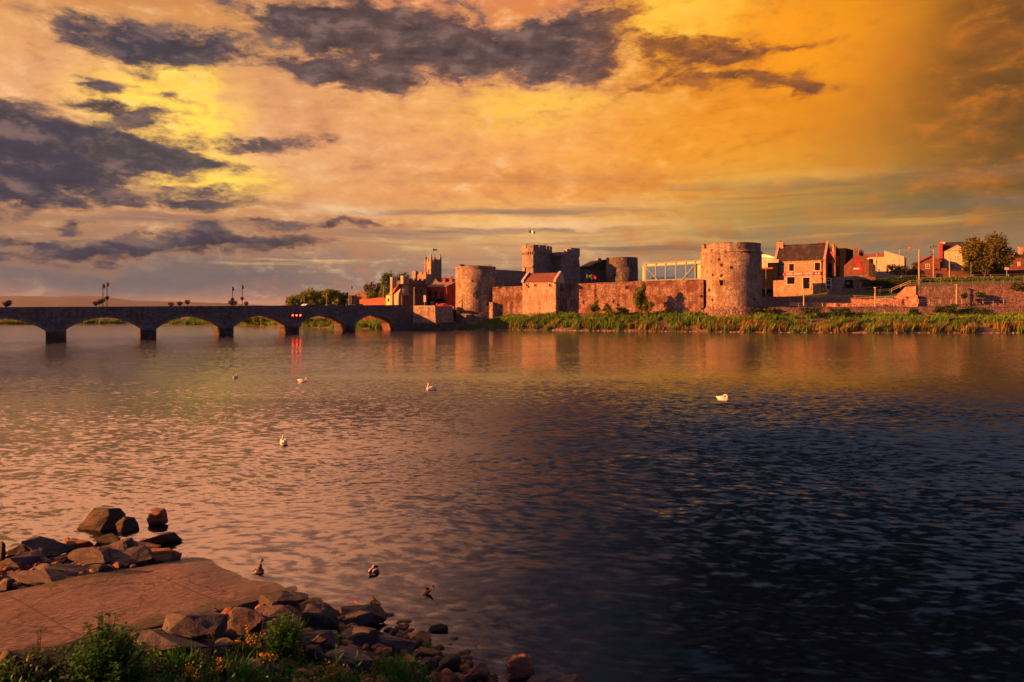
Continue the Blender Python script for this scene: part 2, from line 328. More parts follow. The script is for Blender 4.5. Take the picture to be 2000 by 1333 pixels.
def rock_mat(name, c, warm, tide=.34):
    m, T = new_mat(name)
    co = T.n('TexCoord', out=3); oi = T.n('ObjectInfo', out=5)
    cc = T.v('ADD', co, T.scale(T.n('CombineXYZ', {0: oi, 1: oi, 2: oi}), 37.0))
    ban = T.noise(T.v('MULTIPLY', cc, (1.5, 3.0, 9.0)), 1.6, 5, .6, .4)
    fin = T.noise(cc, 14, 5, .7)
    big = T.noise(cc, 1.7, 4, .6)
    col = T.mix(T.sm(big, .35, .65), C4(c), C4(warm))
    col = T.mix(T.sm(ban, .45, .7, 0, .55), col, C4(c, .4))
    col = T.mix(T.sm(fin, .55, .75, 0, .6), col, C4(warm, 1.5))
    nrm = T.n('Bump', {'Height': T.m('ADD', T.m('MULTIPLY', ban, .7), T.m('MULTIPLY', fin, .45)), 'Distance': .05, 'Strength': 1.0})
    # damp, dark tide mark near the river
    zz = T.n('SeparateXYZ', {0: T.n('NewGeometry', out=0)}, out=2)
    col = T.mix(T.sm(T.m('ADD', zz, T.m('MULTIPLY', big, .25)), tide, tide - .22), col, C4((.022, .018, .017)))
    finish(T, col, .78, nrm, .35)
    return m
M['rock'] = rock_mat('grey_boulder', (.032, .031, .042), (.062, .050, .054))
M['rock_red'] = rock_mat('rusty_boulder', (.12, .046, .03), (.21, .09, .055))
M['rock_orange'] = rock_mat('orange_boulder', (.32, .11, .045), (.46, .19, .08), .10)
M['rock_dark'] = rock_mat('wet_and_shaded_boulder', (.022, .022, .026), (.045, .038, .038))  # dark for wet boulders; on stones in gaps it is painted-in shade
def ramp_mat():
    m, T = new_mat('slipway_concrete')
    co = T.n('TexCoord', out=3)
    fin = T.noise(T.v('MULTIPLY', co, (6, 26, 6)), 1.0, 6, .72)
    gr = T.noise(T.v('MULTIPLY', co, (.9, 5.5, 1)), 1.0, 5, .65)
    spk = T.noise(co, 34, 3, .8)
    big = T.noise(co, .7, 4, .6)
    col = T.mix(T.sm(fin, .40, .60), C4((.07, .05, .048)), C4((.23, .165, .148)))
    col = T.mix(T.sm(gr, .48, .62, 0, .7), col, C4((.12, .07, .055)))
    col = T.mix(T.sm(big, .35, .7, .0, .5), col, C4((.21, .135, .11)))
    col = T.mix(T.sm(spk, .60, .72, 0, .7), col, C4((.09, .06, .05)))
    x = T.n('SeparateXYZ', {0: co}, out=0)
    ck = T.n('TexVoronoi', {'Vector': T.v('ADD', T.v('MULTIPLY', co, (.45, .55, .5)), T.v('MULTIPLY', T.noise(co, 1.6, 4, .6, color=True), (.5, .5, 0))), 'Scale': 1.0}, feature='DISTANCE_TO_EDGE')
    col = T.mix(T.sm(ck, .018, .004, 0, .75), col, C4((.04, .028, .024)))
    jo = T.m('ABSOLUTE', T.m('SUBTRACT', T.m('FRACT', T.m('ADD', T.m('MULTIPLY', x, .42), T.m('MULTIPLY', fin, .02))), .5)); col = T.mix(T.sm(jo, .014, .006, 0, .6), col, C4((.05, .035, .03)))
    al = T.noise(co, 1.4, 5, .7); yv = T.n('SeparateXYZ', {0: co}, out=1); eg = T.sm(T.m('ABSOLUTE', T.m('ADD', yv, 1.61)), .9, 1.6)
    col = T.mix(T.m('MULTIPLY', T.sm(T.m('ADD', al, T.m('MULTIPLY', eg, .22)), .58, .74), .7), col, C4((.045, .05, .022)))
    col = T.mix(T.sm(T.m('ADD', x, T.m('MULTIPLY', big, 2.0)), 3.0, 11.0, 0, .9), col, C4((.07, .036, .022)))  # darker down the slope: silt, and light lost in deeper water painted in
    wet = T.sm(T.m('ADD', x, T.m('MULTIPLY', big, .9)), -.9, .5)
    col = T.mix(T.m('MULTIPLY', wet, .3), col, C4((.07, .04, .03)))
    nrm = T.n('Bump', {'Height': T.m('ADD', fin, gr), 'Distance': .06, 'Strength': 1.0})
    finish(T, col, T.m('SUBTRACT', .85, T.m('MULTIPLY', wet, .5)), nrm, .4)
    return m
M['ramp'] = ramp_mat()
def water_mat():
    m, T = new_mat('river_water')
    co = T.n('NewGeometry', out=0)
    y = T.n('SeparateXYZ', {0: co}, out=1)
    half = (.5, .5, .5)
    cw = T.v('ADD', co, T.v('MULTIPLY', T.v('SUBTRACT', T.noise(co, .12, 3, .5, color=True), half), (3, 3, 0)))
    def layer(sx, sy, sc, det, ax, ay, rot=0.0):
        q = T.n('VectorRotate', {'Vector': cw, 'Angle': R(rot)}, rotation_type='Z_AXIS') if rot else cw
        c = T.noise(T.v('MULTIPLY', q, (sx, sy, 1)), sc, det, .55, color=True)
        return T.v('MULTIPLY', T.v('SUBTRACT', c, half), (ax, ay, 0))
    a = layer(2.5, 5.0, 1.0, 5, .22, 1.0, 7)
    b = layer(.40, 1.2, 1.0, 2, .04, .22, -9)
    c = layer(.05, .13, 1.0, 2, .02, .08, 6)
    s = T.v('ADD', T.v('ADD', a, b), c)
    # calm slicks and ruffled patches drawn out along the current, breezier towards the open right side
    pt = T.noise(T.v('MULTIPLY', co, (.018, .075, 1)), 1.0, 4, .6)
    pf = T.sm(pt, .36, .62, .45, 1.15)
    xw = T.n('SeparateXYZ', {0: cw}, out=0)
    br = T.sm(xw, -22, 30, 1.0, 1.4); bias = T.m('MULTIPLY', T.sm(xw, -14, 16, .14, .25), T.sm(y, 26, 74, 1.0, .02))
    near = T.sm(y, 12, 24, .8, 1.0)
    far = T.sm(y, 30, 110, .9, .36)
    amp = T.m('MULTIPLY', T.m('MULTIPLY', pf, near), T.m('MULTIPLY', far, br))
    s = T.scale(s, amp)
    q_ = T.n('SeparateXYZ', {0: s}, out=0); sy = q_.node.outputs[1]      # the wind blows onto the near shore: steeper faces this side
    sy = T.m('ADD', T.m('MINIMUM', sy, 0.0), T.m('MULTIPLY', T.m('MAXIMUM', sy, 0.0), .65))
    sy = T.m('SUBTRACT', sy, bias)
    s = T.n('CombineXYZ', {0: q_, 1: sy, 2: 0.0})
    nrm = T.v('NORMALIZE', T.v('ADD', s, (0, 0, 1)))
    fr = T.n('Fresnel', {'IOR': 1.62, 'Normal': nrm})
    gl = T.n('BsdfGlossy', {'Color': (.97, .97, 1, 1), 'Roughness': .13, 'Normal': nrm})
    body = T.n('BsdfDiffuse', {'Color': (.0012, .004, .009, 1), 'Normal': nrm})
    tr = T.n('BsdfTransparent', {'Color': (.66, .52, .46, 1)})
    under = T.n('MixShader', {0: T.sm(y, 16.5, 25, .12, 1.0), 1: tr, 2: body})
    mx = T.n('MixShader', {0: fr, 1: under, 2: gl})
    o = T.t.nodes.new('ShaderNodeOutputMaterial'); T.t.links.new(mx, o.inputs[0])
    return m
M['water'] = water_mat()

# ------------------------------------------------------------------ mesh helpers
def P(px, py, d): return Vector(((px - 1000) / FPX * d, d, HC - (py - HY) / FPX * d))
def G(px, py, z=0.0):
    d = FPX * (HC - z) / (py - HY); return P(px, py, d)
class MB:
    def __init__(s): s.v, s.f = [], []
    def face(s, *pts):
        i = len(s.v); s.v += [tuple(p) for p in pts]; s.f.append(tuple(range(i, i + len(pts)))); return s
    def box(s, a, b):
        x0, y0, z0 = a; x1, y1, z1 = b
        i = len(s.v)
        s.v += [(x0, y0, z0), (x1, y0, z0), (x1, y1, z0), (x0, y1, z0), (x0, y0, z1), (x1, y0, z1), (x1, y1, z1), (x0, y1, z1)]
        s.f += [tuple(i + k for k in q) for q in ((0, 3, 2, 1), (4, 5, 6, 7), (0, 1, 5, 4), (1, 2, 6, 5), (2, 3, 7, 6), (3, 0, 4, 7))]
        return s
    def hexa(s, p):          # bottom 4 ccw then top 4
        i = len(s.v); s.v += [tuple(q) for q in p]
        s.f += [tuple(i + k for k in q) for q in ((0, 3, 2, 1), (4, 5, 6, 7), (0, 1, 5, 4), (1, 2, 6, 5), (2, 3, 7, 6), (3, 0, 4, 7))]
        return s
    def prism(s, poly, z0, z1):       # poly of (x,y) ccw
        n = len(poly); i = len(s.v)
        s.v += [(x, y, z0) for x, y in poly] + [(x, y, z1) for x, y in poly]
        s.f.append(tuple(i + k for k in reversed(range(n)))); s.f.append(tuple(i + n + k for k in range(n)))
        for k in range(n): s.f.append((i + k, i + (k + 1) % n, i + n + (k + 1) % n, i + n + k))
        return s
    def extr(s, poly, y0, y1):        # poly of (x,z) ccw seen from -y, extruded along y
        n = len(poly); i = len(s.v)
        s.v += [(x, y0, z) for x, z in poly] + [(x, y1, z) for x, z in poly]
        s.f.append(tuple(i + k for k in range(n))); s.f.append(tuple(i + n + k for k in reversed(range(n))))
        for k in range(n): s.f.append((i + (k + 1) % n, i + k, i + n + k, i + n + (k + 1) % n))
        return s
    def extx(s, poly, x0, x1):        # poly of (y,z), extruded along x
        n = len(poly); i = len(s.v)
        s.v += [(x0, y, z) for y, z in poly] + [(x1, y, z) for y, z in poly]
        s.f.append(tuple(i + k for k in reversed(range(n)))); s.f.append(tuple(i + n + k for k in range(n)))
        for k in range(n): s.f.append((i + k, i + (k + 1) % n, i + n + (k + 1) % n, i + n + k))
        return s
    def rings(s, rings, cap0=True, cap1=True, close=True):
        n = len(rings[0]); i = len(s.v)
        for r in rings: s.v += [tuple(q) for q in r]
        for a in range(len(rings) - 1):
            for k in range(n if close else n - 1):
                k2 = (k + 1) % n
                s.f.append((i + a * n + k, i + a * n + k2, i + (a + 1) * n + k2, i + (a + 1) * n + k))
        if cap0: s.f.append(tuple(i + k for k in reversed(range(n))))
        if cap1: s.f.append(tuple(i + (len(rings) - 1) * n + k for k in range(n)))
        return s
    def lathe(s, prof, n=48, c=(0, 0), cap0=True, cap1=True, a0=0.0, jit=0.0):
        rs = []
        for r, z in prof:
            rs.append([(c[0] + (r + (rnd.uniform(-jit, jit) if jit else 0)) * math.cos(a0 + 2 * math.pi * k / n), c[1] + r * math.sin(a0 + 2 * math.pi * k / n), z + (rnd.uniform(-jit, jit) if jit else 0)) for k in range(n)])
        return s.rings(rs, cap0, cap1)
    def tube(s, pts, rad, n=6, cap=True):
        pts = [Vector(p) for p in pts]; rs = []
        for k, p in enumerate(pts):
            t = (pts[min(k + 1, len(pts) - 1)] - pts[max(k - 1, 0)]).normalized()
            u = t.orthogonal().normalized() if abs(t.z) > .95 else t.cross(Vector((0, 0, 1))).normalized()
            w = t.cross(u); r = rad[k] if isinstance(rad, (list, tuple)) else rad
            rs.append([p + (u * math.cos(2 * math.pi * j / n) + w * math.sin(2 * math.pi * j / n)) * r for j in range(n)])
        return s.rings(rs, cap, cap)
    def bar(s, a, b, w, h=None):      # rectangular bar between two points
        a, b = Vector(a), Vector(b); h = h or w
        t = (b - a).normalized()
        u = t.cross(Vector((0, 0, 1))); u = Vector((1, 0, 0)) if u.length < 1e-3 else u.normalized()
        q = u.cross(t).normalized()
        r = lambda p: [p + u * w / 2 + q * h / 2, p - u * w / 2 + q * h / 2, p - u * w / 2 - q * h / 2, p + u * w / 2 - q * h / 2]
        return s.rings([r(a), r(b)])
    def arcseg(s, r0, r1, z0, z1, a0, a1, n=12):   # curved wall piece
        i = len(s.v)
        for k in range(n + 1):
            a = a0 + (a1 - a0) * k / n; c, w = math.cos(a), math.sin(a)
            s.v += [(r0 * c, r0 * w, z0), (r1 * c, r1 * w, z0), (r1 * c, r1 * w, z1), (r0 * c, r0 * w, z1)]
        for k in range(n):
            b = i + 4 * k
            for q in range(4): s.f.append((b + q, b + (q + 1) % 4, b + 4 + (q + 1) % 4, b + 4 + q))
        s.f.append((i, i + 3, i + 2, i + 1)); e = i + 4 * n; s.f.append((e, e + 1, e + 2, e + 3))
        return s
    def leaf(s, p, size, el=1.6, up=.3, rn=None):
        rn = rn or rnd
        a = Vector((rn.gauss(0, 1), rn.gauss(0, 1), rn.gauss(0, 1) + up)).normalized()
        b = a.orthogonal(); b.rotate(Matrix.Rotation(rn.uniform(0, 6.28), 3, a)); b.normalize()
        c = a.cross(b); L, W = size * el * .5, size * .5
        i = len(s.v); p = Vector(p)
        s.v += [tuple(p - b * L), tuple(p + c * W), tuple(p + b * L), tuple(p - c * W)]
        s.f.append((i, i + 1, i + 2, i + 3))
    def blade(s, p, h, w, lean, rn=None):
        rn = rn or rnd; a = rn.uniform(0, 6.28); p = Vector(p); t = Vector((math.cos(a), math.sin(a), 0)) * w
        l = Vector((lean[0] + rn.gauss(0, .18), lean[1] + rn.gauss(0, .18), 0)) * h
        i = len(s.v)
        m = p + l * .35 + Vector((0, 0, h * .6)); e = p + l + Vector((0, 0, h))
        s.v += [tuple(p - t), tuple(p + t), tuple(m + t * .8), tuple(e), tuple(m - t * .8)]
        s.f.append((i, i + 1, i + 2, i + 3, i + 4))
    def build(s, name, mat, parent=None, smooth=False, loc=None):
        me = bpy.data.meshes.new(name); me.from_pydata(s.v, [], s.f)
        me.materials.append(mat); me.update()
        if smooth: me.polygons.foreach_set('use_smooth', [True] * len(me.polygons))
        o = bpy.data.objects.new(name, me); COL.objects.link(o)
        if parent: o.parent = parent
        if loc is not None: o.location = loc
        return o
def fixn(o):
    bm = bmesh.new(); bm.from_mesh(o.data); bmesh.ops.recalc_face_normals(bm, faces=bm.faces); bm.to_mesh(o.data); bm.free(); return o
def tag(o, label, cat, group=None, kind=None):
    if label: o['label'] = label
    if cat: o['category'] = cat
    if group: o['group'] = group
    if kind: o['kind'] = kind
    return o
def thing(name, label, cat, loc=(0, 0, 0), rz=0.0, group=None):
    o = bpy.data.objects.new(name, None); COL.objects.link(o); o.empty_display_size = .5
    o.location = loc; o.rotation_euler = (0, 0, rz)
    return tag(o, label, cat, group)
def structure(name, mb, mat, smooth=False):
    o = mb.build(name, mat, None, smooth); o['kind'] = 'structure'; return o
def dup(root, loc=None, rz=None, label=None, scale=None):
    r = root.copy(); COL.objects.link(r)
    if loc is not None: r.location = loc
    if rz is not None: r.rotation_euler = (0, 0, rz)
    if label: r['label'] = label
    if scale: r.scale = (scale,) * 3 if not isinstance(scale, tuple) else scale
    for ch in list(root.children):
        c = ch.copy(); COL.objects.link(c); c.parent = r
        for g in list(ch.children):
            e = g.copy(); COL.objects.link(e); e.parent = c
    return r
class Front:
    """a facade between two image columns at given distances: u along the front, y into the building, z up"""
    def __init__(s, x0, d0, x1, d1):
        s.a = P(x0, HY, d0); s.b = P(x1, HY, d1); s.a.z = s.b.z = 0
        s.L = (s.b - s.a).length; e = s.e = (s.b - s.a) / s.L; s.n = Vector((-e.y, e.x, 0))
        s.rz = math.atan2(e.y, e.x)
    def u(s, px, y=0.0):
        o = s.a + s.n * y; k = (px - 1000) / FPX
        return (k * o.y - o.x) / (s.e.x - k * s.e.y)
    def z(s, px, py, y=0.0):
        p = s.a + s.n * y + s.e * s.u(px, y); return HC - (py - HY) / FPX * p.y
    def box(s, mb, x0, y0, x1, y1, d0, d1, y=0.0):     # pixel rectangle (corner x0,y0 lower left.. ) as a box
        u0, u1 = s.u(x0, y), s.u(x1, y)
        xm = (x0 + x1) / 2; za, zb = s.z(xm, max(y0, y1), y), s.z(xm, min(y0, y1), y)
        return mb.box((u0, d0, za), (u1, d1, zb))
    def thing(s, name, label, cat, group=None):
        return thing(name, label, cat, (s.a.x, s.a.y, 0), s.rz, group)
def add_window(F, root, x0, y0, x1, y1, fm='whitepaint', name='window', bars=(1, 1), fr=.12, y=0.0, surround=None, pane='pane'):
    u0, u1 = F.u(x0, y), F.u(x1, y); xm = (x0 + x1) / 2; z0, z1 = F.z(xm, y1, y), F.z(xm, y0, y)
    f = MB()
    f.box((u0, y - .10, z0), (u0 + fr, y - .004, z1)); f.box((u1 - fr, y - .10, z0), (u1, y - .004, z1))
    f.box((u0 + fr, y - .10, z1 - fr), (u1 - fr, y - .004, z1)); f.box((u0 + fr, y - .12, z0), (u1 - fr, y - .004, z0 + fr))
    for k in range(bars[0]):
        c = u0 + (u1 - u0) * (k + 1) / (bars[0] + 1); f.box((c - fr * .3, y - .08, z0 + fr), (c + fr * .3, y - .034, z1 - fr))
    for k in range(bars[1]):
        c = z0 + (z1 - z0) * (k + 1) / (bars[1] + 1); f.box((u0 + fr, y - .075, c - fr * .3), (u1 - fr, y - .036, c + fr * .3))
    w = f.build(name, M[fm], root)
    MB().box((u0 + fr * .9, y - .03, z0 + fr * .9), (u1 - fr * .9, y - .002, z1 - fr * .9)).build('pane', M[pane], w)
    if surround:
        s_ = MB(); t = .22
        s_.box((u0 - t, y - .06, z0 - t), (u0 - .003, y - .003, z1 + t)); s_.box((u1 + .003, y - .06, z0 - t), (u1 + t, y - .003, z1 + t))
        s_.box((u0 - .003, y - .06, z1 + .003), (u1 + .003, y - .003, z1 + t)); s_.box((u0 - .003, y - .08, z0 - t), (u1 + .003, y - .003, z0 - .003))
        s_.build('surround', M[surround], w)
    return w
def wall_slits(F, root, L, y=0.0, mat='black', name='arrow_slit', round_top=False):
    for x0, y0, x1, y1 in L:
        u0, u1 = F.u(x0, y), F.u(x1, y); xm = (x0 + x1) / 2; z0, z1 = F.z(xm, y1, y), F.z(xm, y0, y); t = .14
        f = MB(); f.box((u0 - t, y - .07, z0), (u0, y - .003, z1 + t)); f.box((u1, y - .07, z0), (u1 + t, y - .003, z1 + t)); f.box((u0, y - .07, z1), (u1, y - .003, z1 + t))
        s_ = f.build(name, M['curtain'], root)
        MB().box((u0 + .003, y - .02, z0), (u1 - .003, y + .02, z1 - .003)).build('opening_shade', M[mat], s_)  # black panel in place of the shade inside the slit
def crenels(mb, u0, u1, y0, y1, z0, h, w, gap):
    n = max(1, round((u1 - u0 + gap) / (w + gap))); st = (u1 - u0 + gap) / n
    for k in range(n): mb.box((u0 + k * st, y0, z0), (u0 + k * st + st - gap, y1, z0 + h))
    return mb

# ================================================================== setting: ground, river, banks
structure('ground', MB().face((-9000, -400, -2.4), (9000, -400, -2.4), (9000, 9000, -2.4), (-9000, 9000, -2.4)), M['mud'])
structure('water', MB().face((-900, -60, 0), (900, -60, 0), (900, 420, 0), (-900, 420, 0)), M['water'])
def strip_terrain(name, rows, mat, sub=6, amp=.25):
    """rows: list of polylines (same length) of Vector; refined and roughened"""
    mb = MB(); n = len(rows[0]); fine = []
    for r in range(len(rows) - 1):
        for k in range(3 if r < len(rows) - 2 else 2):
            t = k / (3 if r < len(rows) - 2 else 2); fine.append([rows[r][i].lerp(rows[r + 1][i], t) for i in range(n)])
    fine.append(rows[-1])
    out = []
    for ri, r in enumerate(fine):
        q = []
        for i in range(n - 1):
            for k in range(sub): q.append(r[i].lerp(r[i + 1], k / sub))
        q.append(r[-1])
        out.append([p + Vector((0, 0, amp * mnoise.noise(p * .25) if 0 < ri < len(fine) - 1 else 0)) for p in q])
    mb.rings(out, False, False, close=False)
    return structure(name, mb, M[mat], True)
def XY(px, d, z): v = P(px, HY, d); v.z = z; return v
Wc = [(855, 193), (890, 188.5), (935, 182), (1000, 177.5), (1100, 173), (1270, 167.4), (1480, 160.4), (1700, 157), (2000, 155.6), (2400, 155)]
Fc = [(855, 197), (890, 192), (935, 187.5), (1000, 184.5), (1100, 179), (1270, 172.5), (1480, 168.5), (1700, 166.5), (2000, 164.6), (2400, 164)]
Fz = [.8, .6, 1.6, 3.6, 4.1, 4.1, 4.0, 3.9, 4.0, 4.2]
rowW = [XY(p, d, .02) for p, d in Wc]; rowF = [XY(p, d, z) for (p, d), z in zip(Fc, Fz)]
rowM = [a.lerp(b, .45) + Vector((0, 0, .5)) for a, b in zip(rowW, rowF)]
rowU = [a + Vector((0, -2.5, -1.2)) for a in rowW]
rowB = [XY(p, d + 12, z) for (p, d), z in zip(Fc, [4.5, 4.5, 4.5, 5, 5, 5, 5.6, 5.7, 5.7, 5.7])]
strip_terrain('river_bank', [rowU, rowW, rowM, rowF, rowB], 'earth')
def bank_at(px, t):           # point on the castle bank: t 0 waterline .. 1 wall foot
    for i in range(len(Wc) - 1):
        if Wc[i][0] <= px <= Wc[i + 1][0]:
            k = (px - Wc[i][0]) / (Wc[i + 1][0] - Wc[i][0])
            w = rowW[i].lerp(rowW[i + 1], k); m = rowM[i].lerp(rowM[i + 1], k); f = rowF[i].lerp(rowF[i + 1], k)
            return w.lerp(m, t / .45) if t < .45 else m.lerp(f, (t - .45) / .55)
# castle yard and town ground behind the walls
structure('town_ground', MB().face((-27, 186, 5.6), (-12, 194, 5.6), (40, 176, 5.6), (60, 181, 5.6), (220, 185, 5.6), (260, 500, 9), (-40, 500, 6), (-60, 240, 5.6)), M['asphalt'])
# far bank upstream of the bridge
U = [(-900, 262), (-300, 250), (-178, 238), (-129, 241), (-100, 233), (-73, 214), (-53, 198), (-41, 191), (-34, 184.5)]
ur0 = [Vector((x, y, .02)) for x, y in U]
off = lambda dx, dy, z: [Vector((x + dx, y + dy, z)) for x, y in U]
strip_terrain('far_bank', [off(-1, -2.5, -1), ur0, off(2, 4, 1.5), off(5, 10, 2.6), off(14, 40, 3.6), off(60, 700, 6)], 'earth', 5, .2)
# hills far behind the bridge
def hills():
    mb = MB(); prof = [(-500, 583), (-250, 580), (-60, 579), (0, 578.5), (60, 578), (110, 580), (150, 577.5), (210, 580), (262, 587.5), (300, 588), (350, 589.5), (440, 592.5), (520, 597), (575, 598.5), (700, 599.5)]
    rows = []
    for f, k in ((3600, 0), (4000, .45), (4500, .8), (5000, 1.0), (6500, .5), (8000, 0)):
        row = []
        for i in range(len(prof) - 1):
            for j in range(6):
                px = prof[i][0] + (prof[i + 1][0] - prof[i][0]) * j / 6; py = prof[i][1] + (prof[i + 1][1] - prof[i][1]) * j / 6
                top = HC + (HY - py) / FPX * 5000
                X = (px - 1000) / FPX * f
                row.append(Vector((X, f, 4 + (top - 4) * k + (mnoise.noise(Vector((X, f, 0)) * .004) * 7 * k if 0 < k < 1 else mnoise.noise(Vector((X * .01, 0, 3))) * 2.5 * k))))
        rows.append(row)
    mb.rings(rows, False, False, close=False)
    return structure('hills', mb, M['hill'], True)
hills()
structure('plain', MB().face((-4500, 930, 4), (900, 930, 4), (900, 8500, 4), (-7500, 8500, 4)), M['hill'])

# ================================================================== the arched bridge
BA = Vector((.633, .774, 0)).normalized(); BB = Vector((-BA.y, BA.x, 0)); B0 = Vector((-76.5, 120, 0)); SP = 15.3
bridge = thing('stone_bridge', 'long dark limestone road bridge on low segmental arches across the river', 'bridge', B0, math.atan2(BA.y, BA.x))
PT = lambda s: 5.69 + .0076 * s           # parapet top
BW = 8.6
def arch_z(s, k):                          # underside, k = pier left of the arch
    l, r = k * SP + 1.3, (k + 1) * SP - 1.3 - (.6 if k == 4 else 0); u = (2 * s - l - r) / (r - l)
    rise = 2.25; hw = (r - l) / 2; rad = (hw * hw + rise * rise) / (2 * rise)
    return 1.55 + math.sqrt(max(0, rad * rad - (u * hw) ** 2)) - (rad - rise)
K0, K1 = -4, 4
def bridge_parts():
    line = [(K0 * SP - 6, -1.5), (K0 * SP + 1.3, -1.5)]
    mb_face, soff, ringm = MB(), MB(), []
    for k in range(K0, K1 + 1):
        l, r = k * SP + 1.3, (k + 1) * SP - 1.3 - (.6 if k == 4 else 0)
        for j in range(25):
            s = l + (r - l) * j / 24; line.append((s, arch_z(s, k)))
        line += [(r, -1.5), ((k + 1) * SP + (1.3 if k < K1 else 9.5), -1.5)]
        rg = MB(); rs = []
        for j in range(25):
            s = l + (r - l) * j / 24; z = arch_z(s, k); mid = (l + r) / 2; nx, nz = (s - mid) * .16, 1.0; L = math.hypot(nx, nz); nx, nz = nx / L * .55, nz / L * .55
            rs.append([(s, -.06, z), (s, .3, z + .004), (s + nx, .3, z + nz), (s + nx, -.06, z + nz)])
        ringm.append(rg.rings(rs))
    pts = []
    for a, b in zip(line, line[1:]):
        if abs(a[0] - b[0]) > 1e-6:
            for y, fl in ((0, False), (BW, True)):
                q = [(a[0], y, a[1]), (b[0], y, b[1]), (b[0], y, PT(b[0]) - 1.45), (a[0], y, PT(a[0]) - 1.45)]
                mb_face.face(*(reversed(q) if fl else q))
            mb_face.face((a[0], 0, PT(a[0]) - 1.45), (b[0], 0, PT(b[0]) - 1.45), (b[0], BW, PT(b[0]) - 1.45), (a[0], BW, PT(a[0]) - 1.45))
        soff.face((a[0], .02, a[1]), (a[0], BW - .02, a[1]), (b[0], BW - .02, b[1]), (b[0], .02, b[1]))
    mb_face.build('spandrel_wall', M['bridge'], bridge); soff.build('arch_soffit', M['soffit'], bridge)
    for r_ in ringm: r_.build('arch_ring', M['voussoir'], bridge)
    s0, s1 = K0 * SP - 6, K1 * SP + SP + 9.5
    def band(y0, y1, za, zb):
        return MB().hexa([(s0, y0, PT(s0) + za), (s1, y0, PT(s1) + za), (s1, y1, PT(s1) + za), (s0, y1, PT(s0) + za), (s0, y0, PT(s0) + zb), (s1, y0, PT(s1) + zb), (s1, y1, PT(s1) + zb), (s0, y1, PT(s0) + zb)])
    for y0, y1 in ((-.02, .42), (BW - .42, BW + .02)): band(y0, y1, -1.44, -.16).build('parapet', M['bridge'], bridge); band(y0 - .06, y1 + .06, -.157, 0).build('coping', M['bridge'], bridge)
    for y0, y1 in ((-.16, -.023), (BW + .023, BW + .16)): band(y0, y1, -1.62, -1.40).build('string_course', M['bridge'], bridge)
    band(.43, BW - .43, -1.435, -1.15).build('roadway', M['asphalt'], bridge)
    for k in range(K0, K1 + 2):
        c = k * SP + (0 if k <= K1 else .5); w = 1.38 if k <= K1 else 1.0
        if k == K1 + 1: continue
        pm = MB(); poly = [(c - w, -.25), (c - w * .45, -1.15), (c + w * .45, -1.15), (c + w, -.25), (c + w, BW + .25), (c + w * .45, BW + 1.15), (c - w * .45, BW + 1.15), (c - w, BW + .25)]
        pm.prism(poly, -2, 1.5)
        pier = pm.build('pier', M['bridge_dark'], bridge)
        cap = MB(); cap.rings([[(x, y, 1.503) for x, y in poly], [(c + (x - c) * .82, .05 if y < 0 else (BW - .05 if y > BW else y), 2.15) for x, y in poly]]); cap.build('pier_cap', M['bridge'], pier)
bridge_parts()
for o_ in list(bridge.children_recursive):          # the bridge crosses the river on a skew
    for v_ in o_.data.vertices: v_.co.x += .379 * v_.co.y
def on_bridge(px, y=0.0):                  # parameter s on the bridge (y metres across) for an image column
    k = (px - 1000) / FPX; o = B0 + BB * y; return (k * o.y - o.x) / (BA.x - k * BA.y)
def bpt(px, y, z=None):
    s = on_bridge(px, y); p = B0 + BB * y + BA * s; p.z = (PT(s) - 1.15) if z is None else z; return p, s
BR = math.atan2(BA.y, BA.x)
# red signal lamps on the bridge
p, s = bpt(577, 0); s577 = s
sig = thing('navigation_signal', 'row of three glowing red navigation lamps on the bridge over a pier', 'signal light', B0 + BA * s, BR)
zc = HC - (616.2 - HY) / FPX * p.y
MB().box((-1.5, -.22, zc - .34), (1.5, -.163, zc + .28)).build('back_board', M['iron'], sig)
for du in (-.95, 0, .95):
    l = MB(); l.tube([(du, -.225, zc), (du, -.42, zc)], .24, 14); lo = l.build('lamp', M['iron'], sig)
    MB().lathe([(.02, .11), (.13, .085), (.20, 0)], 14, cap0=True).build('lens', emit('red_signal', (1, .022, .005), 7.0), lo).matrix_local = Matrix.Translation((du, -.425, zc)) @ Matrix.Rotation(R(90), 4, 'X')
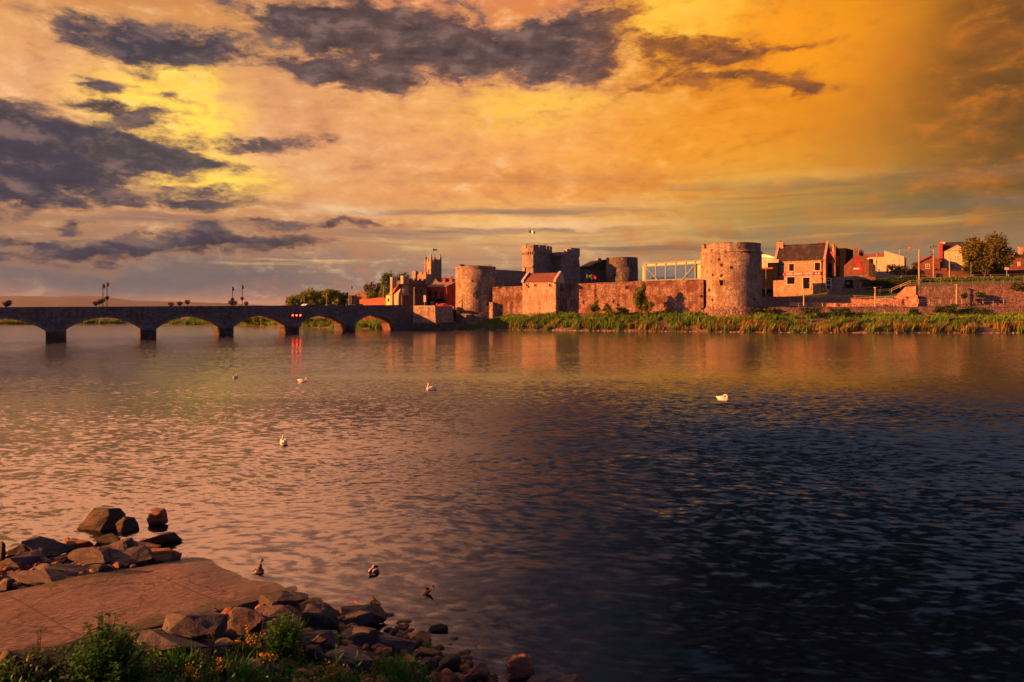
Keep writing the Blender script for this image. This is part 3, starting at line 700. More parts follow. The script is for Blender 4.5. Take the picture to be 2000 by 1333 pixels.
# ------------------------------------------------------------------ bridge furniture
def flower_blob(mb, c, r, n, rn, sq=.7, leaf=.16):
    for _ in range(n):
        v = Vector((rn.gauss(0, 1), rn.gauss(0, 1), rn.gauss(0, 1))).normalized() * r * rn.uniform(.4, 1.05); v.z *= sq
        mb.leaf(Vector(c) + v, rn.uniform(.6, 1.3) * leaf, 1.4, .2, rn)
    return mb
def basket_parts(root, c, r, red=True):
    b = MB().lathe([(.05, c[2] - r * .8), (r * .55, c[2] - r * .55), (r * .75, c[2] - .05)], 12, (c[0], c[1])).build('basket', M['iron'], root)
    flower_blob(MB(), (c[0], c[1], c[2] + r * .15), r * 1.1, 70, rnd).build('foliage', M['leaf_p'], b)
    if red: flower_blob(MB(), (c[0], c[1], c[2] + r * .3), r * .95, 60, rnd, .7, .17).build('bloom', M['petal'], b)
def pole_on_bridge(px, ytop, y, label, basket=None, banner=True, mat='iron', rad=.055, lamp=False, short=False):
    p, s = bpt(px, y); H = HC - (ytop - HY) / FPX * p.y - p.z
    t = thing('banner_pole' if banner else 'street_lamp' if lamp else 'lamp_post', label, 'pole' if not lamp else 'street lamp', p, BR, 'posts along the bridge')
    pm = MB().tube([(0, 0, 0), (0, 0, H)], [rad * 1.4, rad], 8); pm.lathe([(rad * 3, 0), (rad * 3, .25), (rad * 1.5, .4)], 8); pm.build('pole', M[mat], t)
    if banner:
        MB().extr([(0, H - .95), (.42, H - .8), (.38, H - .2), (0, H - .08)], -.015, .015).build('pennant', M['orange' if px % 2 else 'redcloth'], t)
    if basket: basket_parts(t, (.0, 0, H * basket), .42)
    if lamp:
        MB().tube([(0, 0, H - .05), (.3, -.1, H + .1), (.75, -.25, H + .08)], .035, 6).build('arm', M[mat], t)
        MB().lathe([(.06, H - .06), (.2, H - .02), (.16, H + .1), (.04, H + .14)], 10, (.85, -.28)).build('lantern', M['whitepaint'], t)
    return t
pole_on_bridge(201, 554, 1.0, 'shorter left pole of the left pair on the bridge, pink pennant and flower basket', .42)
pole_on_bridge(209, 551, 7.4, 'taller right pole of the left pair on the bridge, pennant and flower basket', .47)
pole_on_bridge(454, 560, 1.0, 'left pole of the middle pair on the bridge, near the small far tree', .47)
pole_on_bridge(473, 557, 7.4, 'right pole of the middle pair on the bridge with a red pennant', .47)
pole_on_bridge(594, 578, 1.2, 'slim pole without basket in front of the left end of the lime row', None, False, 'creampaint', .05)
pole_on_bridge(638, 574, 1.2, 'pale slim pole in front of the middle of the lime row', None, False, 'creampaint', .05)
pole_on_bridge(661, 572, 7.0, 'street lamp with a white lantern before the right end of the lime row', None, False, 'iron', .05, True)
pole_on_bridge(682, 571, 1.2, 'thick white pole right of the lime row, beside the crenellated roof', None, False, 'creampaint', .085)
pole_on_bridge(686, 558, 7.4, 'tall thin banner pole just right of the lime row', None, True, 'creampaint', .05)
pole_on_bridge(749, 559, 1.2, 'tall pale pole before the red wall left of the yellow cottage', None, False, 'creampaint', .06)
pole_on_bridge(809, 561, 1.2, 'pale lamp post in front of the dark toll house wall', None, False, 'creampaint', .085)
def basket_stand(px, py, label):
    p, s = bpt(px, .2, None); p.z = PT(s) ; H = HC - (py - HY) / FPX * p.y - p.z
    t = thing('flower_basket_stand', label, 'planter', p, BR, 'flower baskets on the bridge parapet')
    MB().tube([(0, 0, 0), (0, 0, max(.1, H))], .035, 6).build('stem', M['iron'], t); basket_parts(t, (0, 0, H + .2), .5)
for px, py, l in ((12, 597.5, 'lower flower basket at the far left end of the bridge parapet'), (18, 594.5, 'higher flower basket at the far left end of the parapet'), (187, 595.5, 'lower flower basket just left of the left pole pair'),
                  (195, 592.5, 'raised flower basket between the low basket and the left pole pair'), (334, 598, 'small red flower basket low on the parapet, third arch'), (351, 596, 'dark flower basket beside the taller one over the third arch'),
                  (366, 593, 'tallest flower basket on a stem over the third arch'), (481, 595.5, 'flower basket right of the middle pole pair')):
    basket_stand(px, py, l)
def make_car(name, label, mat, p, rz):
    t = thing(name, label, 'car', p, rz, 'cars crossing the bridge')
    body = [(-2.1, .35), (2.1, .35), (2.12, .75), (1.2, .92), (.55, 1.42), (-1.1, 1.46), (-1.95, .98), (-2.12, .8)]
    b = MB().extr(body, -.82, .82).build('body', M[mat], t)
    MB().extr([(1.1, .93), (.55, 1.36), (-1.05, 1.4), (-1.75, .98)], -.828, .828).build('window', M['pane'], b)
    for x in (-1.3, 1.3):
        for y in (-.80, .80):
            w = MB(); w.tube([(x, y - .1, .33), (x, y + .1, .33)], .33, 16); w.build('wheel', M['black'], t)
p, s = bpt(604, 2.5); make_car('parked_car', 'pale car on the bridge, only its roof above the parapet, left of the lime row', 'whitepaint', p, BR)
p, s = bpt(700, 6.0); make_car('parked_car', 'dark car on the bridge, mostly hidden, near the red brick wall', 'iron', p, BR)

# ------------------------------------------------------------------ quay wall between bridge and castle
def block_thing(name, label, cat, F, x0, x1, ztop, zbot, depth, mat, cop='coping', group=None):
    t = F.thing(name, label, cat, group); u0, u1 = F.u(x0), F.u(x1)
    MB().box((u0, 0, zbot), (u1, depth, ztop - .2)).build('wall', M[mat], t)
    if cop: MB().box((u0 - .06, -.08, ztop - .197), (u1 + .06, depth + .06, ztop)).build('coping', M[cop], t)
    return t
Fq = Front(807, 177.0, 849, 174.0)
q = Fq.thing('quay_wall', 'sunlit stone quay wall with battered foot between bridge and round tower', 'wall')
u1 = Fq.L
m_ = MB().hexa([(0, .0, 1.9), (u1 + .3, .0, 1.9), (u1 + .3, 8, 1.9), (0, 8, 1.9), (0, .1, 5.85), (u1, .1, 5.85), (u1, 8, 5.85), (0, 8, 5.85)])
m_.build('wall', M['quay'], q)
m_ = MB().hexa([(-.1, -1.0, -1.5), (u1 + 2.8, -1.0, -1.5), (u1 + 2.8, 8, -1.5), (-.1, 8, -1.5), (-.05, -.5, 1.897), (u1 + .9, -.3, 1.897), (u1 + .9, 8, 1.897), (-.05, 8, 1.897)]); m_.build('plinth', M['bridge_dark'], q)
MB().box((-.05, .0, 5.853), (u1 + .06, 8, 6.05)).build('coping', M['coping'], q)
Fr = Front(848, 184, 892, 190.5)
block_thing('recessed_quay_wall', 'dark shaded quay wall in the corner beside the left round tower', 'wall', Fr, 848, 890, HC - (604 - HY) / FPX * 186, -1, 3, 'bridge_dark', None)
Ft = Front(786, 180.2, 812, 183.5)
# embankment wall seen through the last arches
Fe = Front(690, 196, 790, 187.5)
block_thing('embankment_wall', 'sunlit stone embankment wall seen through the bridge arch nearest the shore', 'wall', Fe, 690, 792, 4.6, -1, 2, 'soffit', 'coping')

# ================================================================== castle
def circ_hit(c, r, px):
    k = (px - 1000) / FPX; d = Vector((k, 1)).normalized(); oc = Vector((-c[0], -c[1])); b = d.dot(oc); q = b * b - (oc.length_squared - r * r)
    t = -b - math.sqrt(max(q, 0)); h = d * t; return Vector((h.x - c[0], h.y - c[1])), math.atan2(h.y - c[1], h.x - c[0]), h.y
def drum_opening(root, c, r, px, y0, y1, w, name='arrow_slit', fr=True):
    h, a, d = circ_hit(c, r, px); z0, z1 = HC - (y1 - HY) / FPX * d, HC - (y0 - HY) / FPX * d
    o = MB(); t = .16
    o.box((-w / 2 - t, -.12, z0 - t), (-w / 2, .25, z1 + t)); o.box((w / 2, -.12, z0 - t), (w / 2 + t, .25, z1 + t)); o.box((-w / 2, -.12, z1), (w / 2, .25, z1 + t)); o.box((-w / 2, -.14, z0 - t), (w / 2, .25, z0))
    s_ = o.build(name, M['tower'], root); s_.location = (h.x, h.y, 0); s_.rotation_euler = (0, 0, a + math.pi / 2)
    MB().box((-w / 2 + .003, -.06, z0 + .003), (w / 2 - .003, .25, z1 - .003)).build('opening_shade', M['black'], s_)  # solid black panel stands for the shade within the frame
# left round tower
cL = (-9.75, 191.6)
tl = thing('round_tower', 'left round castle tower with plain flat top, standing at the water by the bridge', 'castle tower', (*cL, 0))
MB().lathe([(7.0, -1.5), (6.6, .6), (6.3, 2.2), (5.75, 4.0), (5.36, 4.35)], 56, jit=.10).build('plinth', M['plinth'], tl)
MB().lathe([(5.36, 4.2), (5.33, 8), (5.30, 12), (5.30, 15.9)], 72, cap0=False).build('drum', M['tower'], tl, True)
MB().lathe([(5.30, 15.903), (5.40, 15.95), (5.40, 16.45), (4.75, 16.45), (4.75, 15.95)], 72, cap0=False).build('parapet', M['tower'], tl)
rl = MB()
for k in range(14):
    a = 2 * math.pi * k / 14; rl.tube([(4.3 * math.cos(a), 4.3 * math.sin(a), 15.9), (4.3 * math.cos(a), 4.3 * math.sin(a), 17.05)], .03, 5)
for zz in (16.65, 17.05): rl.tube([(4.3 * math.cos(2 * math.pi * k / 42), 4.3 * math.sin(2 * math.pi * k / 42), zz) for k in range(43)], .025, 5)
rl.build('railing', M['iron'], tl)
MB().box((-3.9, -2.2, 15.9), (-2.9, -1.4, 17.0)).build('floodlight_box', M['iron'], tl)
drum_opening(tl, cL, 5.32, 926, 570, 581, .35)
drum_opening(tl, cL, 5.32, 965, 535, 541, .3)
# right round tower
cR = (53.2, 174.2); rR = 7.15
tr_ = thing('round_tower', 'big right round castle tower with notched parapet and one window', 'castle tower', (*cR, 0))
MB().lathe([(8.3, 2.2), (8.0, 3.8), (7.65, 5.2), (7.2, 5.9)], 64, jit=.13).build('plinth', M['plinth'], tr_)
MB().lathe([(7.2, 5.8), (7.17, 10), (7.13, 14), (7.1, 18.6)], 80, cap0=False).build('drum', M['tower'], tr_, True)
MB().lathe([(7.1, 18.603), (7.28, 18.7), (7.28, 18.95), (6.95, 19.1), (6.95, 19.12)], 80, cap0=False).build('string_course', M['tower'], tr_)
par = MB().arcseg(6.2, 6.88, 19.05, 19.85, 0, 2 * math.pi - 1e-4, 72)
gaps = []
for x0, x1 in ((1375.5, 1379.5), (1431, 1438)):
    a0, a1 = circ_hit(cR, 6.88, x0)[1] % (2 * math.pi), circ_hit(cR, 6.88, x1)[1] % (2 * math.pi); gaps.append((a0, a1))
gaps += [(6.25, 6.40), (.9, 1.0), (2.0, 2.1)]
gaps.sort(); gs = [(a % (2 * math.pi), b) for a, b in gaps]; gs.sort()
for i, g in enumerate(gs):
    nx = gs[(i + 1) % len(gs)]; a0, a1 = g[1], nx[0] + (2 * math.pi if i == len(gs) - 1 else 0)
    if a0 > 6.28 and i == len(gs) - 1: pass
    if a1 > a0: par.arcseg(6.2, 6.88, 19.853, 20.75, a0, a1, 14); par.arcseg(6.12, 6.98, 20.753, 20.9, a0, a1, 14)
par.build('parapet', M['tower'], tr_)
drum_opening(tr_, cR, 7.12, 1409.5, 547.5, 558, .85, 'window')
h, a, d = circ_hit(cR, 7.28, 1482.5)
sp = MB().box((0, -.2, 18.3), (1.1, .2, 18.75)).build('water_spout', M['tower'], tr_); sp.location = (h.x * .98, h.y * .98, 0); sp.rotation_euler = (0, 0, a + .35)
fpz = MB().tube([(-3.2, 2.2, 19), (-3.2, 2.2, 24.2)], .03, 6).build('antenna', M['steel'], tr_)
# curtain walls
def curtain(name, label, F, x0, x1, yb, tops, depth, mat, slits=(), zb=1.5, und=.12, group='castle curtain walls'):
    t = F.thing(name, label, 'castle wall', group); pts = []
    u0, u1 = F.u(x0), F.u(x1); n = max(4, int((u1 - u0) / 1.2)); mb = MB(); prev = None; zl = []
    for k in range(n + 1):
        u = u0 + (u1 - u0) * k / n; f = k / n * (len(tops) - 1); i = min(int(f), len(tops) - 2)
        zl.append((u, tops[i] + (tops[i + 1] - tops[i]) * (f - i) + und * mnoise.noise(Vector((u * .5, F.a.y, 0)))))
    rs = [[(u, -.12, zb), (u, .0, z), (u, depth, z + .02), (u, depth, zb)] for u, z in zl]
    o = mb.rings(rs).build('wall', M[mat], t); fixn(o)
    rs = [[(u, -.08, z + .003), (u, -.08, z + .22), (u, depth + .06, z + .24), (u, depth + .06, z + .025)] for u, z in zl]
    fixn(MB().rings(rs).build('coping', M[mat], t))
    wall_slits(F, t, slits, -.06)
    return t
Fw = Front(966, 187.0, 1370, 171.6)
c1 = curtain('curtain_wall', 'short reddish curtain wall between the left round tower and the gatehouse', Fw, 962, 1040, 615, [10.75, 11.0], 2.2, 'curtain')
c2 = curtain('curtain_wall', 'long reddish curtain wall from the gatehouse to the big right tower', Fw, 1090, 1374, 612, [11.3, 11.5, 11.8, 12.0, 12.1], 2.2, 'curtain',
             [(1138.5, 587, 1140.5, 594), (1166, 586, 1168.3, 593), (1196.5, 585.5, 1198.8, 592.5), (1115, 586, 1117, 598)])
bt = MB().box((Fw.u(958.5), -1.4, 1), (Fw.u(965.5), 0, 7.0)).build('buttress', M['toll'], c1)
# gatehouse
Fg = Front(1020.5, 182.6, 1085.5, 179.0)
g = Fg.thing('gatehouse', 'sunlit stone gatehouse with red tiled lean roof and three small windows', 'gatehouse')
GD = 6.2; ze = 12.05; W = Fg.L
MB().box((0, 0, 1), (W, GD, ze)).build('wall', M['gate'], g)
MB().extx([(-.35, ze + .004), (GD * .62, ze + 2.25), (GD * .62, ze + 2.45), (-.35, ze + .18)], .35, W - .35).build('roof', M['redtile'], g)
MB().extx([(GD * .62 + .003, ze + 2.45), (GD * .62 + .003, ze + .004), (GD, ze + .004), (GD, ze + .3)], .35, W - .35).build('back_roof', M['redtile'], g)
for x0 in (-.15, W - .45):
    MB().extx([(-.45, ze - .1), (GD + .1, ze - .1), (GD + .1, ze + .6), (GD * .62, ze + 2.85), (GD * .62 - .3, ze + 2.85), (-.45, ze + .45)], x0, x0 + .6).build('gable_coping', M['coping'], g)
MB().box((.3, -.12, ze - .16), (W - .3, -.004, ze)).build('eaves_course', M['coping'], g)
for x0, x1 in ((1027.2, 1031.6), (1042.8, 1047.4), (1071.6, 1076.2)): add_window(Fg, g, x0, 554.2, x1, 560.6, 'coping', bars=(0, 0), fr=.08, pane='black')
MB().box((W + .004, 1.4, 7.5), (W + .03, 2.0, 8.6)).build('side_slit_shade', M['black'], g)  # black sheet on the flank, standing for a shaded slit
# inner range behind the left wall
Fi = Front(966, 196, 1046, 207)
ir = Fi.thing('castle_range', 'dark shaded castle range behind the short curtain wall', 'castle wall')
za, zb_ = Fi.z(968, 529), Fi.z(1040, 533)
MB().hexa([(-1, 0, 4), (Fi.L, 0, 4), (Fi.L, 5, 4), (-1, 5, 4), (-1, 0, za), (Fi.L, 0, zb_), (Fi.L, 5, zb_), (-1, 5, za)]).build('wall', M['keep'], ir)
MB().hexa([(-1, -.1, za + .003), (Fi.L, -.1, zb_ + .003), (Fi.L, 5.1, zb_ + .003), (-1, 5.1, za + .003), (-1, -.1, za + .3), (Fi.L, -.1, zb_ + .3), (Fi.L, 5.1, zb_ + .3), (-1, 5.1, za + .3)]).build('coping', M['keep'], ir)
# keep: two gate towers and the linking wall
cK = (6.95, 207.0); rK = 4.25
k1 = thing('gate_tower', 'tall drum of the inner gate with crenellated parapet, sunlit on its left', 'castle tower', (*cK, 0))
kp = [P(px, HY, d) for px, d in ((1019.5, 206.4), (1029, 203.6), (1041.5, 202.5), (1055, 203.7), (1068, 206.0), (1077.5, 209.2), (1070, 212.5), (1028, 212.5))]; kp = [Vector((p.x - cK[0], p.y - cK[1])) for p in kp]
MB().prism([tuple(p) for p in kp], 4, 21.4).build('drum', M['keep'], k1)
cb, pk = MB(), MB()
MB().prism([tuple(p * 1.03) for p in kp], 21.403, 22.4).build('parapet_wall', M['keep'], k1)
for a, b in zip(kp, kp[1:] + kp[:1]):
    L_ = (b - a).length; e = (b - a) / L_; n_ = Vector((e.y, -e.x)); nn = max(2, round(L_ / .62))
    for k in range(nn):
        c = a + e * (L_ * (k + .5) / nn); cb.prism([tuple(c - e * .14 + n_ * .30), tuple(c - e * .14 - n_ * .2), tuple(c + e * .14 - n_ * .2), tuple(c + e * .14 + n_ * .30)][::-1], 20.75, 21.4)
    a2, b2 = a * 1.03, b * 1.03; L2 = (b2 - a2).length; nm = max(1, round(L2 / 2.4)); st = L2 / nm
    for k in range(nm):
        u0, u1 = a2 + e * (st * k + (.0 if k == 0 else .22)), a2 + e * (st * (k + 1) - (.5 if k == nm - 1 else .22)); pk.prism([tuple(u0), tuple(u0 - n_ * .5), tuple(u1 - n_ * .5), tuple(u1)][::-1], 22.403, 23.4)
cb.build('corbel', M['keep'], k1); pk.build('parapet', M['keep'], k1)
rl = MB()
for k in range(10):
    a = 2 * math.pi * k / 10; rl.tube([(3.1 * math.cos(a), 3.1 * math.sin(a), 22), (3.1 * math.cos(a), 3.1 * math.sin(a), 24.0)], .03, 5)
rl.tube([(3.1 * math.cos(2 * math.pi * k / 30), 3.1 * math.sin(2 * math.pi * k / 30), 24.0) for k in range(31)], .03, 5); rl.build('railing', M['iron'], k1)
drum_opening(k1, cK, rK - .12, 1031, 501, 507, .9, 'window'); drum_opening(k1, cK, rK - .12, 1027, 522, 531, .6, 'window')
h, a, d = circ_hit(cK, rK, 1031); l_ = MB().box((-1.5, -.5, 17.0), (1.7, .5, 17.5)).build('ledge', M['keep'], k1); l_.location = (h.x * .95, h.y * .95, 0); l_.rotation_euler = (0, 0, a + math.pi / 2)
fp = thing('flagpole', 'tall thin flagpole on the gate drum flying a small green white and orange flag', 'flag', (P(1033.5, HY, 207).x, 207, 22.5))
zt = HC + (HY - 449) / FPX * 207 - 22.5
MB().tube([(0, 0, -.5), (0, 0, zt)], [.05, .025], 6).build('pole', M['steel'], fp)
def flag(root, z, L, H, cols, name='flag', x0=.05, droop=.15):
    fl = None; n = len(cols)
    for i, c in enumerate(cols):
        mb = MB(); rs = []
        for k in range(5):
            u = (i + k / 4) / n; x = x0 + L * u; y = .10 * L * math.sin(u * 7); dz = -droop * L * u + .03 * math.sin(u * 9)
            rs.append([(x, y - .012, z + dz), (x, y + .012, z + dz), (x, y + .012, z + dz - H * (1 - .2 * u)), (x, y - .012, z + dz - H * (1 - .2 * u))])
        mb.rings(rs)
        o = mb.build(name if fl is None else 'stripe', M[c], root if fl is None else fl); fl = fl or o
    return fl
flag(fp, zt - .1, 1.65, .85, ['green', 'lettering', 'orange'], droop=.28)
F2 = Front(1097, 206, 1131, 209)
k2 = F2.thing('gate_tower', 'square grey inner gate tower right of the drum, with a raised corner turret', 'castle tower')
zt = lambda px, py: F2.z(px, py)
MB().hexa([(0, 0, 4), (F2.L + .5, 0, 4), (F2.L + .5, 6, 4), (0, 6, 4), (0, 0, 17.2), (F2.L + .4, 0, 17.2), (F2.L + .4, 6, 17.2), (0, 6, 17.2)]).build('wall', M['keep'], k2)
MB().hexa([(0, .002, 17.203), (F2.L + .4, .002, 17.203), (F2.L + .4, 6, 17.203), (0, 6, 17.203), (0, 0, zt(1110, 501)), (F2.L - .1, 0, zt(1110, 501)), (F2.L - .1, 6, zt(1110, 501)), (0, 6, zt(1110, 501))]).build('upper_wall', M['keep'], k2)
z0, z1 = zt(1110, 501), zt(1110, 493.5)
MB().box((-1.2, -.25, z0 + .003), (F2.L + .1, 6.2, z1)).build('parapet', M['keep'], k2)
MB().box((F2.u(1114.5), -.26, z1 + .003), (F2.L + .1, 3.4, zt(1120, 485))).build('turret', M['keep'], k2)
MB().box((F2.u(1108), .1, z1 + .003), (F2.u(1113.5), 1.4, zt(1110, 486.5))).build('chimney', M['church'], k2)
MB().tube([(F2.u(1115.5), .5, zt(1115, 485)), (F2.u(1115.5), .5, zt(1115, 482))], .06, 6).build('pole', M['iron'], k2)
wall_slits(F2, k2, [(1126.5, 517, 1128, 521)])
F3 = Front(1076, 209, 1100, 211)
k3 = F3.thing('gate_wall', 'dark recessed wall with a gate arch between the two inner gate towers', 'castle wall')
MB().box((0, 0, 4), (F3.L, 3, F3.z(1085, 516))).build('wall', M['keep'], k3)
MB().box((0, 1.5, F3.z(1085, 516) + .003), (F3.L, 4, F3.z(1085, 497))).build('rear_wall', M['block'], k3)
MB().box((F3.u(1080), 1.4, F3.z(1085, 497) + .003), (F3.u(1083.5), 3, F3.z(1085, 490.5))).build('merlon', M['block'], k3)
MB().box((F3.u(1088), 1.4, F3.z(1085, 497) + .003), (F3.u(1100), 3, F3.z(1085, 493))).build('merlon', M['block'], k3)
ar = MB(); c_ = F3.u(1094); zz = F3.z(1094, 528); ar.extr([(c_ - 1, zz - 2), (c_ + 1, zz - 2), (c_ + 1, zz)] + [(c_ + math.cos(R(t)), zz + math.sin(R(t))) for t in range(20, 180, 20)] + [(c_ - 1, zz)], -.04, .1); ar.build('arch_shade', M['black'], k3)  # black slab on the wall, painted-in shade of the gate arch
# hall and square block to the right
F4 = Front(1131, 210, 1190, 215)
hl = F4.thing('castle_hall', 'dark castle hall with a stepped roofline and a lit chimney, left of the square block', 'castle building')
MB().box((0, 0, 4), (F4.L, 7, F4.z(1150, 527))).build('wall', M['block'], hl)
z0 = F4.z(1150, 527) + .003
MB().extr([(0, z0), (F4.L, z0), (F4.L, F4.z(1185, 506.5)), (F4.u(1176), F4.z(1176, 508)), (F4.u(1152), F4.z(1152, 520)), (0, F4.z(1133, 522))], .3, 6).build('roof', M['slate'], hl)
MB().box((F4.u(1170), .2, F4.z(1172, 513)), (F4.u(1175.5), 1.4, F4.z(1172, 504.5))).build('chimney', M['church'], hl)
cB = (P(1214.5, HY, 212).x, 212.0); rB = 4.62
bl = thing('drum_tower', 'dark ruined drum tower of the castle beside the glazed walkway', 'castle tower', (*cB, 0))
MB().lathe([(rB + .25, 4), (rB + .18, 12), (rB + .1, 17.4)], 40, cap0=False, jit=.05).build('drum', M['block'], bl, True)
MB().lathe([(rB + .05, 17.403), (rB, 20.3), (rB - .7, 20.35), (rB - .7, 17.41)], 40, cap0=False, cap1=False).build('parapet', M['block'], bl)
drum_opening(bl, cB, rB + .1, 1200, 534, 540, .4)
# flags behind the curtain wall
for px, ytop, lab, cols in ((1146.3, 536, 'left short flagpole behind the long curtain wall, flag of orange green and white', ['orange', 'green', 'lettering']), (1156, 536, 'right short flagpole behind the long curtain wall, drooping red flag', ['redcloth'])):
    d = 184.0; t = thing('flagpole', lab, 'flag', (P(px, HY, d).x, d, 5.6), 0, 'flags behind the curtain wall'); zt = HC + (HY - ytop) / FPX * d - 5.6
    MB().tube([(0, 0, 0), (0, 0, zt)], [.09, .07], 8).build('pole', M['creampaint'], t); flag(t, zt - .1, 1.35, .75, cols, droop=.1 if len(cols) > 1 else .55)
# glazed walkway
mg, T = new_mat('walkway_glass')
gl_ = T.n('BsdfGlossy', {'Color': (.9, .9, .9, 1), 'Roughness': .03}); tp_ = T.n('BsdfTransparent', {'Color': (.86, .9, .88, 1)})
mx_ = T.n('MixShader', {0: .22, 1: tp_, 2: gl_}); T.t.links.new(mx_, T.t.nodes.new('ShaderNodeOutputMaterial').inputs[0]); M['clear'] = mg
F6 = Front(1257, 188, 1374, 178)
wk = F6.thing('glazed_walkway', 'glass and steel truss walkway behind the curtain wall, left of the big tower', 'walkway')
zA = lambda px, py: F6.z(px, py); L6 = F6.L; top0, top1 = zA(1259, 515.5), zA(1370, 508.5); zb6 = 8.0
fr = MB()
for px in (1260.5, 1281, 1300, 1320, 1340, 1358):
    u = F6.u(px); w = .32 if px < 1262 else .16; fr.box((u - w, -.12, zb6), (u + w, .12, top0 + (top1 - top0) * (u / L6) - .02))
fr.bar((0, 0, top0), (L6, 0, top1), .30, .3); fr.bar((0, 0, zA(1259, 521)), (L6, 0, zA(1370, 515)), .2, .28); fr.bar((0, 0, zA(1259, 548)), (L6, 0, zA(1370, 545)), .2, .3)
fr.build('frame', M['teal'], wk)
MB().bar((F6.u(1263), -.16, zA(1263, 523)), (F6.u(1287), -.16, zA(1287, 549)), .26).build('diagonal_brace', M['teal'], wk)
MB().bar((F6.u(1357), -.16, zA(1357, 519)), (F6.u(1333), -.16, zA(1333, 547)), .26).build('diagonal_brace', M['teal'], wk)
MB().hexa([(0, .5, top0 - .05), (L6, .5, top1 - .05), (L6, 3.6, top1 - .05), (0, 3.6, top0 - .05), (0, .5, top0 + .08), (L6, .5, top1 + .08), (L6, 3.6, top1 + .08), (0, 3.6, top0 + .08)]).build('roof', M['steel'], wk)
MB().hexa([(0, .02, zA(1259, 520)), (L6, .02, zA(1370, 514)), (L6, .1, zA(1370, 514)), (0, .1, zA(1259, 520)), (0, .02, top0 - .2), (L6, .02, top1 - .2), (L6, .1, top1 - .2), (0, .1, top0 - .2)]).build('fascia', M['ibeam'], wk)
us = [F6.u(p) for p in (1262.5, 1281, 1300, 1320, 1340, 1357)]
for a_, b_ in zip(us, us[1:]): MB().box((a_ + .2, .03, zb6 + .3), (b_ - .2, .06, zA(1259, 522.5) + .6 * (a_ / L6))).build('glass_panel', M['clear'], wk)
MB().box((F6.u(1254.5), .2, zb6), (F6.u(1258.5), .8, zA(1256, 520))).build('end_panel', M['ibeam'], wk)
MB().box((F6.u(1359), .25, zb6), (L6 + .5, .5, zA(1366, 514))).build('end_wall', M['ibeam'], wk)
MB().box((F6.u(1265), 2.2, zb6), (F6.u(1312), 2.5, zA(1290, 541))).build('counter', M['green'], wk)

# ================================================================== town on the left, behind the bridge end
def gable_house(F, name, label, cat, ztop_eave, zridge, depth, wall, roof, zb=5.0, over=.25, group=None, gable_left=True):
    """ridge along the front"""
    t = F.thing(name, label, cat, group); L = F.L; h = depth / 2
    b = MB(); b.box((0, 0, zb), (L, depth, ztop_eave))
    b.extx([(.02, ztop_eave), (depth - .02, ztop_eave), (h, zridge - .05)], 0.0, .35); b.extx([(.02, ztop_eave), (depth - .02, ztop_eave), (h, zridge - .05)], L - .35, L)
    b.build('wall', M[wall], t)
    sl = (zridge - ztop_eave) / h
    MB().extx([(-over, ztop_eave - over * sl + .02), (h, zridge), (h, zridge + .2), (-over, ztop_eave - over * sl + .22)], -.1, L + .1).build('roof', M[roof], t)
    MB().extx([(h + .003, zridge), (depth + over, ztop_eave - over * sl + .02), (depth + over, ztop_eave - over * sl + .22), (h + .003, zridge + .2)], -.1, L + .1).build('rear_roof', M[roof], t)
    return t
def chimney(root, x0, x1, y0, y1, z0, z1, mat='brick', pots=2, name='chimney'):
    c = MB().box((x0, y0, z0), (x1, y1, z1 - .3)).box((x0 - .08, y0 - .08, z1 - .297), (x1 + .08, y1 + .08, z1)).build(name, M[mat], root)
    for k in range(pots):
        x = x0 + (x1 - x0) * (k + .5) / pots
        MB().lathe([(.15, z1 + .003), (.12, z1 + .55), (.16, z1 + .6), (.14, z1 + .7)], 10, (x, (y0 + y1) / 2)).build('chimney_pot', M['brick'], c)
    return c
# toll house with turrets
F = Front(793, 198, 832, 201.5)
th = F.thing('toll_house', 'castellated stone toll house at the bridge end, sunlit turret on its left', 'toll house')
z1 = F.z(810, 548)
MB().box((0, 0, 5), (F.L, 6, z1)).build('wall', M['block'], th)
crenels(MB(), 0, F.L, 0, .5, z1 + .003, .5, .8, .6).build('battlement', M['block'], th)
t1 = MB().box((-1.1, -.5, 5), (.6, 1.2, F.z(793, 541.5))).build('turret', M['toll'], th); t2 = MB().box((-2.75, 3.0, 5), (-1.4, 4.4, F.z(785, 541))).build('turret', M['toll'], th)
crenels(MB(), -1.1, .6, -.5, 1.2, F.z(793, 541.5) + .003, .35, .5, .35).build('battlement', M['toll'], t1)
MB().hexa([(-2.3, 0, 5), (-1.103, 0, 5), (-1.103, 4, 5), (-2.3, 4, 5), (-2.3, 0, F.z(788, 575)), (-1.103, 0, F.z(788, 556)), (-1.103, 4, F.z(788, 556)), (-2.3, 4, F.z(788, 575))]).build('side_wall', M['toll'], th)
for px, y0, y1 in ((812, 566, 574), (822, 566, 574), (800, 578, 583)): add_window(F, th, px - 1.6, y0, px + 1.6, y1, 'iron', fr=.08)
for y0 in (581, 587.5): MB().box((F.u(794.5), -.06, F.z(797, y0 + 1.2)), (F.u(799), -.004, F.z(797, y0))).build('name_board', M['whitepaint'], th)
# square tower behind toll house
F = Front(810.5, 222, 832, 220); bt = F.thing('battlemented_tower', 'battlemented square block left of the cathedral tower, behind the toll house', 'tower'); z1 = F.z(820, 536)
MB().box((0, 0, 5), (F.L, 7, z1)).build('wall', M['church'], bt); crenels(MB(), 0, F.L, 0, .6, z1 + .003, .75, 1.0, .7).build('battlement', M['church'], bt)
MB().box((-.7, -.4, 5), (.5, .9, z1 + 1.0)).build('turret', M['church'], bt)
